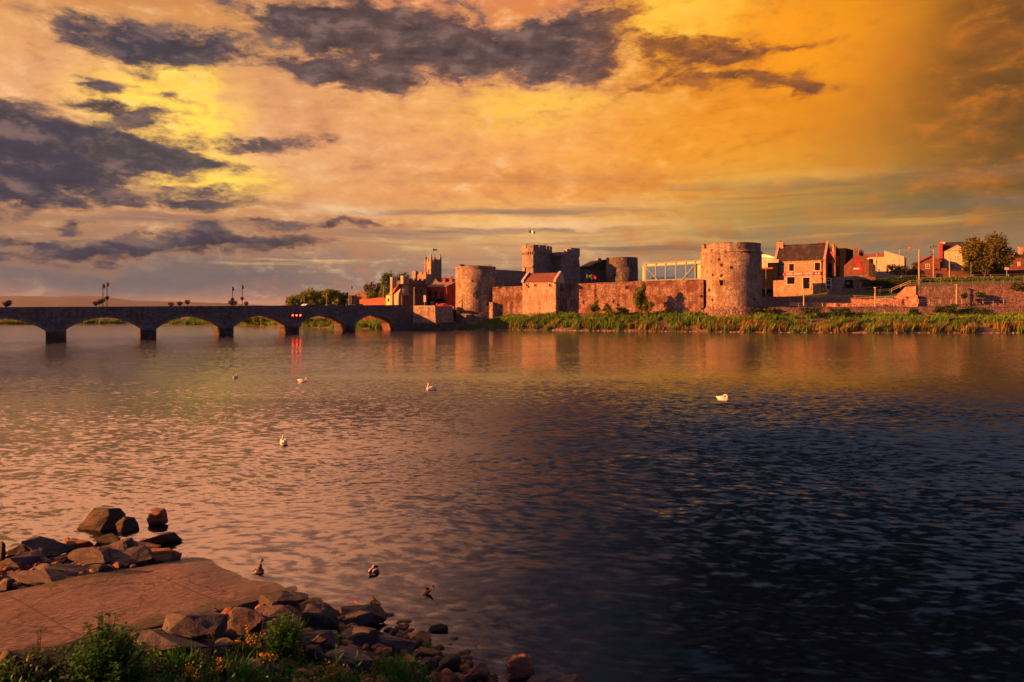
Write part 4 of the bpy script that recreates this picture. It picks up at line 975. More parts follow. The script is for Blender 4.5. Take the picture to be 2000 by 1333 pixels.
# cathedral tower
F = Front(831.5, 262, 859.5, 258); ct = F.thing('cathedral_tower', 'tall square cathedral tower with corner pinnacles and stepped battlements, behind the red pub', 'church tower')
W = F.L; z1 = F.z(845, 512)
ct.rotation_euler.z = R(-52)
W = 3.85
MB().box((0, 0, 5), (W, W, z1)).build('wall', M['church'], ct)
crenels(MB(), .6, W - .6, 0, .5, z1 + .003, 1.0, .8, .6).build('battlement', M['church'], ct); o = crenels(MB(), .6, W - .6, W - .5, W, z1 + .003, 1.0, .8, .6).build('battlement', M['church'], ct)
sd = MB()
for k in range(3):
    for x in (0, W - .5): sd.box((x, .9 + k * (W - 1) / 3, z1 + .003), (x + .5, .9 + k * (W - 1) / 3 + .8, z1 + 1.0))
sd.build('battlement', M['church'], ct)
zt_ = F.z(845, 494.5)
for x, y in ((0, 0), (W, 0), (0, W), (W, W)):
    p_ = MB(); p_.lathe([(.5, 5), (.45, z1 + .2), (.42, z1 + 1.6), (.22, z1 + 2.2), (.03, zt_)], 8, (x, y)); p_.build('pinnacle', M['church'], ct)
for x0 in (W * .5,):
    o_ = MB()
    for dx in (-.55, .2): o_.extr([(x0 + dx, z1 - 6.2), (x0 + dx + .38, z1 - 6.2), (x0 + dx + .38, z1 - 3), (x0 + dx + .19, z1 - 2.5), (x0 + dx, z1 - 3)], -.05, .08)
    o_.build('belfry_louvre', M['black'], ct)
    s2 = MB()
    for dy in (-.55, .2): s2.extx([(W * .5 + dy, z1 - 6.2), (W * .5 + dy + .38, z1 - 6.2), (W * .5 + dy + .38, z1 - 3), (W * .5 + dy + .19, z1 - 2.5), (W * .5 + dy, z1 - 3)], -.05, .08)
    s2.build('belfry_louvre', M['black'], ct)
p = P(845.5, HY, 264); fz = HC + (HY - 485.5) / FPX * 264
fp = thing('flagpole', 'green flag on a pole above the cathedral tower', 'flag', (p.x, p.y, z1)); MB().tube([(0, 0, -2), (0, 0, fz - z1)], .06, 6).build('pole', M['steel'], fp); flag(fp, fz - z1 - .1, 1.5, .8, ['green'], droop=.1)
# red pub
F = Front(832.5, 203.5, 872.5, 199.5)
pb = gable_house(F, 'red_pub', 'red painted pub with dark shopfront and three upper windows beside the left round tower', 'pub', F.z(852, 561), F.z(852, 551.5), 9, 'redpaint', 'greyroof')
for x in (840.5, 851.5, 863): add_window(F, pb, x - 3, 568.5, x + 3, 581, 'black', fr=.12, bars=(0, 1))
MB().box((0, -.15, 5.2), (F.L, -.004, F.z(852, 584))).build('shopfront', M['navy'], pb)
MB().box((-.05, -.32, F.z(852, 586.5)), (F.L + .05, -.155, F.z(852, 583))).build('fascia', M['black'], pb)
for x0, x1 in ((842, 846.5),): add_window(F, pb, x0, 589, x1, 597, 'whitepaint', fr=.12, y=-.16)
for x0, x1 in ((834, 839), (857, 862), (865, 870)): add_window(F, pb, x0, 589, x1, 599, 'iron', fr=.1, y=-.16)
zr = F.z(852, 551.5)
chimney(pb, F.u(846.5), F.u(852), 4, 5.2, zr - .6, F.z(849, 544)); chimney(pb, F.u(860.5), F.u(866), 4, 5.2, zr - .6, F.z(863, 544), pots=3)
# dark gabled house behind
F = Front(864, 214, 897, 217)
dk = gable_house(F, 'dark_house', 'dark slate roofed house behind the pub, half hidden by the left round tower', 'house', F.z(880, 562), F.z(880, 544), 9, 'block', 'slate')
add_window(F, dk, 881, 571, 885, 580, 'toll', fr=.1)
# terrace items
F = Front(853, 186.8, 886, 184.5)
tr = F.thing('terrace_planter', 'long orange brick planter on the quay below the red umbrella', 'planter'); MB().box((0, 0, F.z(870, 604)), (F.L, 1.0, F.z(870, 600.5))).build('box', M['brick'], tr); MB().box((-.05, -.05, F.z(870, 600.5) + .003), (F.L + .05, 1.05, F.z(870, 600.5) + .12)).build('coping', M['coping'], tr)
p = P(866, HY, 187.5); um = thing('red_umbrella', 'low red parasol canopy over the quay terrace beside the left round tower', 'umbrella', (p.x, p.y, 5.4))
zz = HC - (600 - HY) / FPX * 187.5 - 5.4; MB().tube([(0, 0, 0), (0, 0, zz + .9)], .05, 6).build('pole', M['iron'], um)
MB().lathe([(2.0, zz + .0), (1.92, zz + .08), (1.1, zz + .75), (.1, zz + .95)], 8).build('canopy', M['redcloth'], um); u2 = dup(um, (p.x + 1.9, p.y - .2, 5.1), .4, 'second red parasol canopy overlapping the taller one on the quay terrace'); u2.scale = (.8, .8, .9)
um['group'] = u2['group'] = 'terrace parasols'
p = P(853, HY, 185.5); sg = thing('round_sign', 'round red and white sign on a post at the left end of the quay terrace', 'sign', (p.x, p.y, 5.4))
zz = HC - (594.5 - HY) / FPX * 185.5 - 5.4; MB().tube([(0, 0, 0), (0, 0, zz + .3)], .05, 6).build('post', M['steel'], sg)
ds = MB().tube([(0, -.06, zz), (0, -.12, zz)], .30, 16).build('disc', M['redcloth'], sg); MB().tube([(0, -.122, zz), (0, -.135, zz)], .18, 16).build('face', M['orange'], ds)
p = P(829.5, HY, 180.5); sg = thing('white_sign_post', 'white tall board on a post between toll house and red pub', 'sign', (p.x, p.y, 5.8)); MB().tube([(0, 0, 0), (0, 0, 2.4)], .06, 6).build('post', M['steel'], sg)
MB().box((-.3, -.08, 1.2), (.3, .08, 2.9)).build('board', M['whitepaint'], sg)
# yellow cottage, red wall
F = Front(754, 203, 766, 199.5)
yc = F.thing('yellow_cottage', 'small yellow gable ended cottage with red tiled roof left of the toll house', 'house')
L = F.L; z1 = F.z(760, 577)
MB().box((0, 0, 5), (L, 9, z1)).build('wall', M['yellow'], yc)
MB().hexa([(-.3, -.3, z1 + .003), (L + .2, -.3, z1 + .003), (L + .2, 9, z1 + .003), (-.3, 9, z1 + .003), (L * .2, .0, z1 + .2), (L + 4.5, .0, z1 + 3.0), (L + 4.5, 9, z1 + 3.0), (L * .2, 9, z1 + .2)]).build('roof', M['redtile'], yc)
MB().box((L + .003, 1.0, 5), (L + 4.2, 8.8, z1 + .0)).build('rear_wall', M['brown_brick'], yc)
add_window(F, yc, 757.5, 583, 760.5, 590, 'iron', fr=.08)
F = Front(702, 216, 756, 203)
rw = F.thing('red_brick_wall', 'long sunlit orange red brick wall with wavy top behind the bridge end', 'wall'); tops = [5.5 + (602 - y) / 1400 * 209 for y in (585.5, 583.5, 584, 582.5, 581.5, 584)]
rs = []
for k in range(26):
    u = F.L * k / 25; f = k / 25 * 5; i = min(int(f), 4); z = tops[i] + (tops[i + 1] - tops[i]) * (f - i) + .1 * mnoise.noise(Vector((u, 0, 0))); rs.append([(u, 0, 4), (u, 0, z), (u, .5, z), (u, .5, 4)])
fixn(MB().rings(rs).build('wall', M['brick'], rw)); 
F = Front(682, 236, 716, 230)
cr_ = F.thing('chimney_house', 'brown brick house with a long row of chimney pots beyond the red wall', 'house'); z1 = F.z(700, 577)
MB().box((0, 0, 5), (F.L, 7, z1)).build('wall', M['brown_brick'], cr_); rowp = MB().box((F.u(689), 1, z1 + .003), (F.u(711), 2, z1 + .6)).build('chimney', M['block'], cr_)
for k in range(9): MB().lathe([(.22, z1 + .603), (.2, z1 + 1.3)], 8, (F.u(690 + k * 2.5), 1.5)).build('chimney_pot', M['toll'], rowp)
for px in (687, 693, 707): add_window(F, cr_, px - 1.5, 584, px + 1.5, 591, 'whitepaint', fr=.09)
F = Front(548, 300, 566, 298); oh = gable_house(F, 'small_house', 'tiny pale roofed house left of the lime row', 'house', F.z(557, 599), F.z(557, 594.5), 8, 'cream', 'redtile', 3); chimney(oh, F.u(560), F.u(562), 3, 4, F.z(557, 596), F.z(557, 589.5), pots=0)

# ================================================================== right side
def poly_wall(name, label, pts, zb, tops, depth, mat, cat='wall', cop=None, group=None, und=.06):
    """wall along xy points (px, d) with its own top heights"""
    pts = [XY(a, b, 0) for a, b in pts]; o = pts[0].copy(); t = thing(name, label, cat, (o.x, o.y, 0), 0, group)
    for i in range(len(pts) - 1):
        a, b = pts[i] - o, pts[i + 1] - o; e = (b - a).normalized(); n = Vector((-e.y, e.x, 0)); L = (b - a).length; N = max(2, int(L / 1.5)); rs, rc = [], []
        for k in range(N + 1):
            p = a.lerp(b, k / N); z = tops[i] + (tops[i + 1] - tops[i]) * k / N + (und * mnoise.noise(p * .6) if 0 < k < N else 0); q = p + n * depth
            rs.append([(p.x, p.y, zb), (p.x, p.y, z), (q.x, q.y, z), (q.x, q.y, zb)])
            p2, q2 = p - n * .06, q + n * .06; rc.append([(p2.x, p2.y, z + .003), (p2.x, p2.y, z + .15), (q2.x, q2.y, z + .15), (q2.x, q2.y, z + .003)])
        fixn(MB().rings(rs).build('wall', M[mat], t))
        if cop: fixn(MB().rings(rc).build('coping', M[cop], t))
    return t
# stepped riverside ground
def zpx(py, d): return HC - (py - HY) / FPX * d
structure('promenade', MB().face(XY(1478, 169.2, 5.72), XY(1700, 167.2, 5.62), XY(2000, 165.3, 5.62), XY(2400, 164.8, 5.62), XY(2400, 172, 5.62), XY(1790, 172, 5.62), XY(1478, 182, 5.72)), M['concrete'])
poly_wall('river_wall', 'low purple stone river wall below the promenade railing, overgrown', [(1474, 169.0), (1700, 167.0), (2000, 165.1), (2400, 164.6)], 2.5, [5.55, 5.7, 5.7, 5.7], .5, 'purple', 'wall', 'purple', und=.1)
poly_wall('terrace_wall', 'long sunlit orange stone terrace wall right of the big tower', [(1487, 180.5), (1640, 174.3), (1792, 168.2)], 4.5, [zpx(581, 180), zpx(584, 174), zpx(587, 168)], .8, 'redwall', 'wall', 'redwall')
poly_wall('lower_terrace_wall', 'low sunlit stone step wall in front of the terrace wall', [(1498, 176.6), (1640, 170.8), (1770, 167.2)], 4.5, [zpx(591, 176), zpx(594, 171), zpx(597.5, 167)], .7, 'redwall', 'wall', 'redwall')
# lawn
def grid_patch(name, front, back, mat, n=6, amp=.08, kind=True):
    rows = []
    for j in range(n + 1):
        row = []
        for i in range(len(front) - 1):
            for k in range(6): row.append(front[i].lerp(front[i + 1], k / 6).lerp(back[i].lerp(back[i + 1], k / 6), j / n))
        row.append(front[-1].lerp(back[-1], j / n))
        rows.append([p + Vector((0, 0, amp * mnoise.noise(p * .4))) for p in row])
    return structure(name, MB().rings(rows, False, False, close=False), M[mat], True)
Z = lambda px, py, d: XY(px, d, zpx(py, d))
grid_patch('lawn', [Z(1486, 579.5, 181), Z(1560, 580.5, 178.2), Z(1640, 582.5, 175), Z(1700, 582.5, 172.6), Z(1748, 583, 171)], [Z(1486, 581, 208), Z(1560, 578, 203), Z(1640, 566, 196), Z(1700, 561, 190), Z(1790, 556, 184)], 'lawn')
grid_patch('upper_ground', [Z(1650, 565, 195), Z(1788, 558, 169.6), Z(1900, 556, 167.5), Z(2040, 553.5, 165.2), Z(2400, 553, 164)], [Z(1600, 545, 215), Z(1788, 536, 215), Z(1900, 533, 215), Z(2040, 530, 215), Z(2400, 530, 215)], 'lawn', 6, .12)
# upper retaining wall and ramp wall
uw = poly_wall('upper_retaining_wall', 'tall purple rubble retaining wall at the far right under the railing', [(1788, 168.4), (1900, 166.8), (2040, 164.6), (2400, 163.6)], 5.0, [zpx(559.5, 168), zpx(557, 167), zpx(554.5, 165), zpx(554, 164)], .8, 'purple', 'wall', 'purple')
a0, a1 = XY(1741, 172.2, 0), XY(1789, 168.2, 0); e = (a1 - a0).normalized(); n = Vector((-e.y, e.x, 0)); L = (a1 - a0).length
rm = thing('ramp_wall', 'sunlit orange wedge of wall where the ramp climbs to the upper railing', 'wall', a0, math.atan2(e.y, e.x))
k = lambda px: ((px - 1741) / 48) * L
MB().extr([(0, 5), (L, 5), (L, zpx(559.8, 168.2)), (k(1769), zpx(560.5, 169.8)), (k(1745), zpx(583, 171.8)), (0, zpx(588, 172))], 0, .6).build('wall', M['redwall'], rm)
MB().box((L - 1.2, -.5, 5), (L + .5, -.003, zpx(577, 168))).build('pier', M['redwall'], rm)
# railings
def railing(label, pts, h=1.05, step=2.6, mat='steel', bars=2, group='metal railings on the riverside terraces', name='railing'):
    P3 = [XY(a, d, zpx(y, d)) for a, y, d in pts]; o = P3[0].copy(); t = thing(name, label, 'railing', o, 0, group); P3 = [p - o for p in P3]
    up = Vector((0, 0, 1)); pm, rm_ = MB(), MB()
    for a, b in zip(P3, P3[1:]):
        N = max(1, round((b - a).length / step))
        for k in range(N + 1): q = a.lerp(b, k / N); MB().tube([q, q + up * h], .045, 5).build('post', M[mat], t)
        for j in range(bars): MB().bar(a + up * h * (1 - j * .45), b + up * h * (1 - j * .45), .055).build('rail', M[mat], t)
    return t
railing('lower railing along the promenade edge right of the big tower, above the bank plants', [(1480, 600.5, 170.6), (1560, 601, 169.4), (1700, 601.3, 168), (1792, 601, 167.4)], 1.05, 2.7)
railing('promenade railing below the tall purple wall at the far right', [(1794, 594, 166.2), (1900, 594, 165.9), (2040, 593.5, 165.4)], 1.05, 2.4)
railing('railing on top of the long sunlit terrace wall', [(1500, 580, 180.2), (1560, 580.5, 177.8), (1640, 583.5, 174.6), (1700, 586, 172.2), (1788, 587.5, 168.8)], .85, 2.8, 'creampaint')
railing('green railing across the lawn by the bin, left of the ramp', [(1617, 578.5, 178), (1680, 576, 175.8), (1738, 572.5, 174)], 1.0, 2.2, 'teal')
railing('railing climbing the ramp up to the big retaining wall', [(1741, 572.5, 172.6), (1778, 556.5, 169.4), (1794, 557.5, 169)], 1.0, 2.4, 'creampaint')
railing('top railing along the tall retaining wall at the far right', [(1796, 558.5, 168.9), (1900, 556.5, 167.2), (2040, 553.5, 165.2)], 1.3, 2.2, 'teal')
railing('thin railing behind the hedge in front of the houses', [(1700, 547.5, 192), (1790, 546, 190), (1900, 545, 188), (2040, 542, 186)], 1.0, 4, 'steel')
# short riverside lamp posts
def lamp_bollard(px, ytop, ybot, d, label):
    z0 = zpx(ybot, d); H = zpx(ytop, d) - z0; p = XY(px, d, z0); t = thing('promenade_lamp', label, 'street lamp', p, 0, 'cream promenade lamps')
    MB().tube([(0, 0, 0), (0, 0, H * .62)], [.15, .13], 10).build('post', M['creampaint'], t)
    MB().lathe([(.2, H * .62), (.2, H * .66), (.10, H * .68), (.10, H * .93), (.2, H * .94)], 10).build('lamp_head', M['creampaint'], t)
    MB().lathe([(.36, H * .945), (.36, H * .97), (.06, H)], 12).build('cap', M['creampaint'], t)
lamp_bollard(1570, 565, 598, 168.8, 'cream promenade lamp nearest the big right tower, before the ticket cottage'); lamp_bollard(1709.3, 561, 600, 167.6, 'cream promenade lamp below the hedge, middle of the three'); lamp_bollard(1868.3, 555.5, 594, 165.9, 'cream promenade lamp against the tall purple wall')
# masts and street lamps
def mast(px, ytop, ybot, d, label, kind='plain', mat='steel', r=.09, name='mast'):
    z0 = zpx(ybot, d); H = zpx(ytop, d) - z0; t = thing(name, label, 'street lamp' if kind == 'lamp' else 'pole', XY(px, d, z0), 0, 'posts on the upper road')
    MB().tube([(0, 0, 0), (0, 0, H)], [r * 1.2, r], 8).build('pole', M[mat], t)
    if kind == 'lamp':
        MB().tube([(0, 0, H - .1), (-.25, -.1, H + .1), (-.7, -.2, H + .12)], .05, 6).build('arm', M[mat], t); MB().lathe([(.08, H), (.28, H + .04), (.22, H + .2), (.05, H + .26)], 10, (-.8, -.22)).build('lantern', M['whitepaint'], t)
    if kind == 'arm': MB().box((-.9, -.06, H), (.5, .06, H + .14)).build('arm', M[mat], t)
    if kind == 'aerial':
        for dx, dz in ((-.7, .4), (.7, .5), (-.75, -.9), (-.4, -1.6), (.1, .7)):
            a = MB().tube([(0, 0, H - .4 + dz * .5), (dx, 0, H + dz)], .04, 5).build('arm', M['iron'], t); MB().lathe([(.18, H + dz - .05), (.2, H + dz + .1), (.05, H + dz + .2)], 8, (dx, 0)).build('camera_head', M['iron'], a)
    return t
mast(1496, 511, 578, 186, 'thin green lamp post in the gap between the big tower and the cottage', 'lamp', 'teal', .08, 'lamp_post')
mast(1712.5, 496, 536, 200, 'thin pale pole in front of the white flat house', 'plain', 'creampaint', .08); mast(1757, 487.5, 530, 204, 'lamp post with flat top arm right of the white house', 'arm', 'steel', .09, 'lamp_post')
mast(1795, 488, 547, 188, 'tall thick grey mast left of the small brick house', 'plain', 'creampaint', .15); mast(1823, 486, 546, 188, 'tall mast topped with branching camera heads', 'aerial', 'creampaint', .10)
mast(1854.5, 496.5, 546, 188, 'street lamp with a white lantern before the cream gabled house', 'lamp', 'creampaint', .10, 'lamp_post'); mast(1896.5, 512, 555, 184, 'thin green post in front of the big tree', 'plain', 'teal', .07)
sp_ = mast(1966.5, 527, 541, 184, 'white traffic sign board on a green post right of the big tree', 'plain', 'teal', .10, 'sign_post'); H_ = zpx(527, 184) - zpx(541, 184); sp_['category'] = 'sign'
MB().box((-.5, -.08, H_ - .1), (.5, .0, H_ + .55)).build('board', M['whitepaint'], sp_)
hb = thing('hanging_basket', 'orange flowering basket hung on an arm right of the flat topped lamp post', 'planter', XY(1776, 204.0, zpx(487, 204)))
MB().tube([(-2.6, 0, .55), (0, 0, .62), (0, 0, .2)], .03, 5).build('bracket', M['steel'], hb); flower_blob(MB(), (0, 0, 0), .5, 90, rnd, .9, .2).build('bloom', M['orange'], hb); MB().lathe([(.05, -.55), (.3, -.3), (.36, -.1)], 10).build('basket', M['brick'], hb)
# ticket cottage
F = Front(1508.5, 204, 1612.5, 196)
ck = F.thing('ticket_cottage', 'two storey stone cottage with magenta name board, right of the big tower', 'cottage')
L = F.L; De = 8.0; ze0, ze1 = F.z(1512, 511.5), F.z(1612, 503.5); ze = (ze0 + ze1) / 2; zr = F.z(1570, 478.5, De / 2)
MB().box((0, 0, 6.5), (L, De, ze)).build('wall', M['cottage'], ck)
sl = (zr - ze) / (De / 2)
MB().extx([(-.3, ze - .3 * sl + .02), (De / 2, zr), (De / 2, zr + .22), (-.3, ze - .3 * sl + .24)], 1.1, L - .55).build('roof', M['slate'], ck)
MB().extx([(De / 2 + .003, zr), (De + .3, ze - .3 * sl + .02), (De + .3, ze - .3 * sl + .24), (De / 2 + .003, zr + .22)], 1.1, L - .55).build('rear_roof', M['slate'], ck)
for x0, x1 in ((.5, 1.097), (L - .547, L + .05)):
    MB().extx([(-.35, ze - .3), (De + .35, ze - .3), (De + .35, ze + .1), (De / 2, zr + .75), (-.35, ze + .1)], x0, x1).build('gable_wall', M['cottage'], ck)
MB().box((.3, -.16, ze - .42), (L - .56, -.004, ze - .2)).build('eaves_course', M['coping'], ck)
chimney(ck, .35, 2.2, De / 2 - .9, De / 2 + .3, zr - 2.2, F.z(1523, 474.5, De / 2), 'cottage', 1)
chimney(ck, L - 3.1, L - 1.2, De / 2 + .4, De / 2 + 1.4, zr - .6, F.z(1598, 477, De / 2), 'brick', 4)
for x0, y0, x1, y1 in ((1541.5, 516, 1550.5, 529.5), (1591.5, 513.5, 1601.5, 528.5)): add_window(F, ck, x0, y0, x1, y1, 'navy', bars=(1, 1), fr=.12, surround='coping')
add_window(F, ck, 1537.5, 541.5, 1552, 555, 'navy', bars=(1, 0), fr=.12, surround='coping', pane='black')
dr = MB().box((F.u(1568.5), -.05, F.z(1575, 564)), (F.u(1581.5), -.003, F.z(1575, 542.5))).build('door', M['navy'], ck)
MB().box((F.u(1579), -.12, F.z(1575, 554)), (F.u(1580), -.055, F.z(1575, 553))).build('handle', M['steel'], dr)
sd_ = MB(); u0, u1, zt_, zb_ = F.u(1568.5), F.u(1581.5), F.z(1575, 542.5), F.z(1575, 564)
sd_.box((u0 - .3, -.08, zb_), (u0 - .003, -.003, zt_ + .25)).box((u1 + .003, -.08, zb_), (u1 + .3, -.003, zt_ + .25)).box((u0 - .003, -.08, zt_ + .003), (u1 + .003, -.003, zt_ + .25)).build('surround', M['coping'], dr)
dp = MB().tube([(F.u(1605.5), -.1, 7.5), (F.u(1605.5), -.1, ze - .45)], .09, 8).build('drainpipe', M['black'], ck); MB().box((F.u(1604), -.2, ze - .9), (F.u(1607), -.02, ze - .46)).build('hopper', M['black'], dp)
oriel = MB().box((-1.0, -1.4, F.z(1512, 545)), (1.9, -.003, F.z(1512, 514))).build('timber_bay', M['navy'], ck)
MB().hexa([(-1.2, -1.6, F.z(1512, 514) + .003), (2.1, -1.6, F.z(1512, 514) + .003), (2.1, -.003, F.z(1512, 514) + .003), (-1.2, -.003, F.z(1512, 514) + .003), (-.9, -.9, ze + .0), (1.9, -.9, ze + .0), (1.9, -.003, ze + .3), (-.9, -.003, ze + .3)]).build('bay_roof', M['coping'], oriel)
MB().box((-.6, -1.43, F.z(1512, 534)), (.3, -1.403, F.z(1512, 519))).build('pane', M['pane'], oriel)
# name board with its lettering
bu0, bu1 = F.u(1523), F.u(1603.5); bz0, bz1 = F.z(1523, 539), F.z(1523, 534); tz0, tz1 = F.z(1603.5, 537.2), F.z(1603.5, 531)
bd = MB().hexa([(bu0, -.16, bz0), (bu1, -.16, tz0), (bu1, -.085, tz0), (bu0, -.085, bz0), (bu0, -.16, bz1), (bu1, -.16, tz1), (bu1, -.085, tz1), (bu0, -.085, bz1)]).build('name_board', M['magenta'], ck)
tc = bpy.data.curves.new('lettering', 'FONT'); tc.body = "KING JOHN'S CASTLE"; tc.align_x = 'CENTER'; tc.align_y = 'CENTER'; tc.size = .72; tc.extrude = .012; tc.space_word = 1.9; tc.space_character = 1.06; tc.offset = .012
to = bpy.data.objects.new('lettering_source', tc); COL.objects.link(to); dg = bpy.context.evaluated_depsgraph_get(); tm = bpy.data.meshes.new_from_object(to.evaluated_get(dg)); bpy.data.objects.remove(to)
tm.materials.clear(); tm.materials.append(M['lettering']); lo = bpy.data.objects.new('lettering', tm); COL.objects.link(lo); lo.parent = bd
xs = [v.co.x for v in tm.vertices]; wd = max(xs) - min(xs); want = F.u(1587) - F.u(1536.5); tilt = math.atan2((tz0 + tz1 - bz0 - bz1) / 2, bu1 - bu0)
for v in tm.vertices: v.co.x *= want / wd
uc = (F.u(1587) + F.u(1536.5)) / 2; zc_ = (bz0 + bz1) / 2 + (uc - bu0) * math.tan(tilt)
lo.location = (uc, -.18, zc_); lo.rotation_euler = (R(90), -tilt, 0)
for px in (1529.5, 1594, 1599.5):
    u = F.u(px); z = (bz0 + bz1) / 2 + (u - bu0) * math.tan(tilt)
    MB().extr([(u - .16, z - .22), (u + .16, z - .22), (u + .16, z), (u, z + .25), (u - .16, z)], -.19, -.163).build('emblem', M['lettering'], bd)
# garage extension wall
F = Front(1619, 184.5, 1693, 182.5)
gw = F.thing('garage_wall', 'low stone garage wall with a dark door bearing a round green emblem, joined to the cottage', 'wall')
L = F.L; MB().hexa([(0, 0, 8), (L, 0, 8), (L, 3, 8), (0, 3, 8), (0, 0, F.z(1620, 543.5)), (L, 0, F.z(1690, 537)), (L, 3, F.z(1690, 537)), (0, 3, F.z(1620, 543.5))]).build('wall', M['grey_cottage'], gw)
gd = MB().box((F.u(1650), -.04, F.z(1658, 563.5)), (F.u(1666), -.003, F.z(1658, 547))).build('door', M['black'], gw)
c_ = (F.u(1656), F.z(1656, 553.5)); MB().tube([(c_[0], -.045, c_[1]), (c_[0], -.06, c_[1])], .32, 18).build('emblem', M['greenpaint'], gd)
Fd = Front(1613, 182.3, 1623.5, 182.0)
gt = Fd.thing('white_gate', 'white framed glass gate between the cottage and the garage wall', 'gate'); gf = MB(); z0, z1 = Fd.z(1618, 565), Fd.z(1618, 543.5)
gf.box((0, 0, z0), (.14, .12, z1)); gf.box((Fd.L - .14, 0, z0), (Fd.L, .12, z1)); 
for za_ in (z1 - .14, z1 - .75, z0 + 1.0): gf.box((.14, .01, za_), (Fd.L - .14, .11, za_ + .13))
gf.build('frame', M['whitepaint'], gt); MB().box((.14, .04, z0), (Fd.L - .14, .08, z1 - .16)).build('panel', M['pane'], gt)
bn = thing('waste_bin', 'dark waste bin at the foot of the cottage drainpipe', 'bin', XY(1609.5, 192, zpx(568, 192))); MB().lathe([(.4, 0), (.45, .9), (.47, .95)], 12).build('body', M['iron'], bn); MB().lathe([(.48, .953), (.3, 1.12), (.05, 1.15)], 12).build('lid', M['black'], bn)
bn = thing('waste_bin', 'dark waste bin on the lawn beside the green railing, left of the ramp', 'bin', XY(1720, 174.6, zpx(579, 174.6))); MB().lathe([(.36, 0), (.4, .9), (.42, .95)], 12).build('body', M['iron'], bn); MB().lathe([(.43, .953), (.28, 1.1), (.05, 1.13)], 12).build('lid', M['black'], bn)
sg = thing('notice_post', 'small white notice on a short post above the bin on the lawn', 'sign', XY(1720, 179.5, zpx(570, 179.5))); MB().tube([(0, 0, 0), (0, 0, 1.2)], .04, 6).build('post', M['steel'], sg); MB().box((-.14, -.07, .9), (.14, -.043, 1.55)).build('board', M['whitepaint'], sg)
# buildings between tower and cottage
F = Front(1484, 214, 1512, 211)
mh = F.thing('modern_building', 'white modern building with a curved grey roof in the gap right of the big tower', 'building')
MB().box((0, 0, 8), (F.L, 6, F.z(1497, 503))).build('wall', M['white'], mh)
MB().extr([(-.4, F.z(1484, 502.5)), (F.L + .4, F.z(1511, 505)), (F.L + .4, F.z(1511, 503)), (F.L * .6, F.z(1500, 498.8)), (F.L * .3, F.z(1492, 498)), (-.4, F.z(1484, 499))], -.6, 6).build('roof', M['steel'], mh)
add_window(F, mh, 1498, 507, 1508, 522, 'whitepaint', bars=(2, 0), fr=.15)
F = Front(1483, 194, 1510, 192)
tf = F.thing('dark_timber_fence', 'tall dark timber wall between the big tower and the cottage', 'fence'); MB().box((0, 0, 6), (F.L, .3, F.z(1497, 526))).build('boards', M['navy'], tf); MB().box((0, -.1, F.z(1497, 526) + .003), (F.L, .4, F.z(1497, 523))).build('capping', M['brick'], tf)
# red gable houses beyond the cottage
F = Front(1617, 198, 1641, 196)
rg = F.thing('red_gable_house', 'narrow house with red lit side wall and tall chimney stack behind the cottage', 'house'); L = F.L
MB().box((0, 0, 9), (L, 8, F.z(1625, 490))).build('wall', M['navy'], rg)
rr_ = MB().extr([(-.6, F.z(1619, 492)), (L * .25, F.z(1619, 492)), (L * .32, F.z(1622, 482)), (0, F.z(1622, 482)),], .2, 7).build('roof', M['slate'], rg)
MB().box((L * .05, -.35, F.z(1622, 515)), (L * .42, -.003, F.z(1622, 492))).build('side_wall', M['redpaint'], rg)
MB().box((L * .36, -.3, F.z(1628, 540)), (L * .50, 1.0, F.z(1628, 478.5))).build('chimney', M['cottage'], rg)
MB().box((L * .54, -.5, F.z(1632, 540)), (L * .68, 1.0, F.z(1632, 482))).build('gable_edge', M['brown_brick'], rg)
MB().box((L * .70, .0, 9), (L + 1.4, 8, F.z(1640, 485.5))).build('rear_wall', M['navy'], rg)
add_window(F, rg, 1633.5, 500, 1638, 520, 'iron', fr=.12, bars=(0, 2), y=0)
# brick barn house
F = Front(1649, 193, 1710, 190)
bb = F.thing('dark_brick_house', 'dark steep gabled brick house with a red faded patch and a pair of chimneys', 'house'); L = F.L; um_ = F.u(1674)
MB().extr([(0, 8), (L, 8), (L, F.z(1709, 519)), (F.u(1690), F.z(1690, 503)), (um_, F.z(1674, 498)), (F.u(1662), F.z(1662, 507)), (0, F.z(1651, 519))], 0, 8).build('wall', M['brown_brick'], bb)
MB().extr([(F.u(1671), F.z(1671, 502)), (F.u(1677), F.z(1677, 502)), (F.u(1681), F.z(1681, 518)), (F.u(1687), F.z(1687, 526)), (F.u(1685), F.z(1685, 534)), (F.u(1677), F.z(1677, 534)), (F.u(1675), F.z(1675, 522)), (F.u(1670), F.z(1670, 510))], -.05, -.004).build('painted_patch', M['redpaint'], bb)
chimney(bb, F.u(1668.5), F.u(1675.5), 1, 2.2, F.z(1672, 503), F.z(1672, 489), 'brown_brick', 3); chimney(bb, F.u(1679), F.u(1688), 2, 3.2, F.z(1682, 505), F.z(1682, 492.5), 'brown_brick', 3)
MB().box((F.u(1667), -.08, F.z(1673, 526.5)), (F.u(1678.5), -.055, F.z(1673, 524))).build('notice', M['whitepaint'], bb)
MB().extr([(F.u(1697), F.z(1697, 540)), (L + .02, F.z(1710, 540)), (L + .02, F.z(1710, 522)), (F.u(1697), F.z(1697, 508))], -.3, -.004).build('slate_cheek', M['slate'], bb)
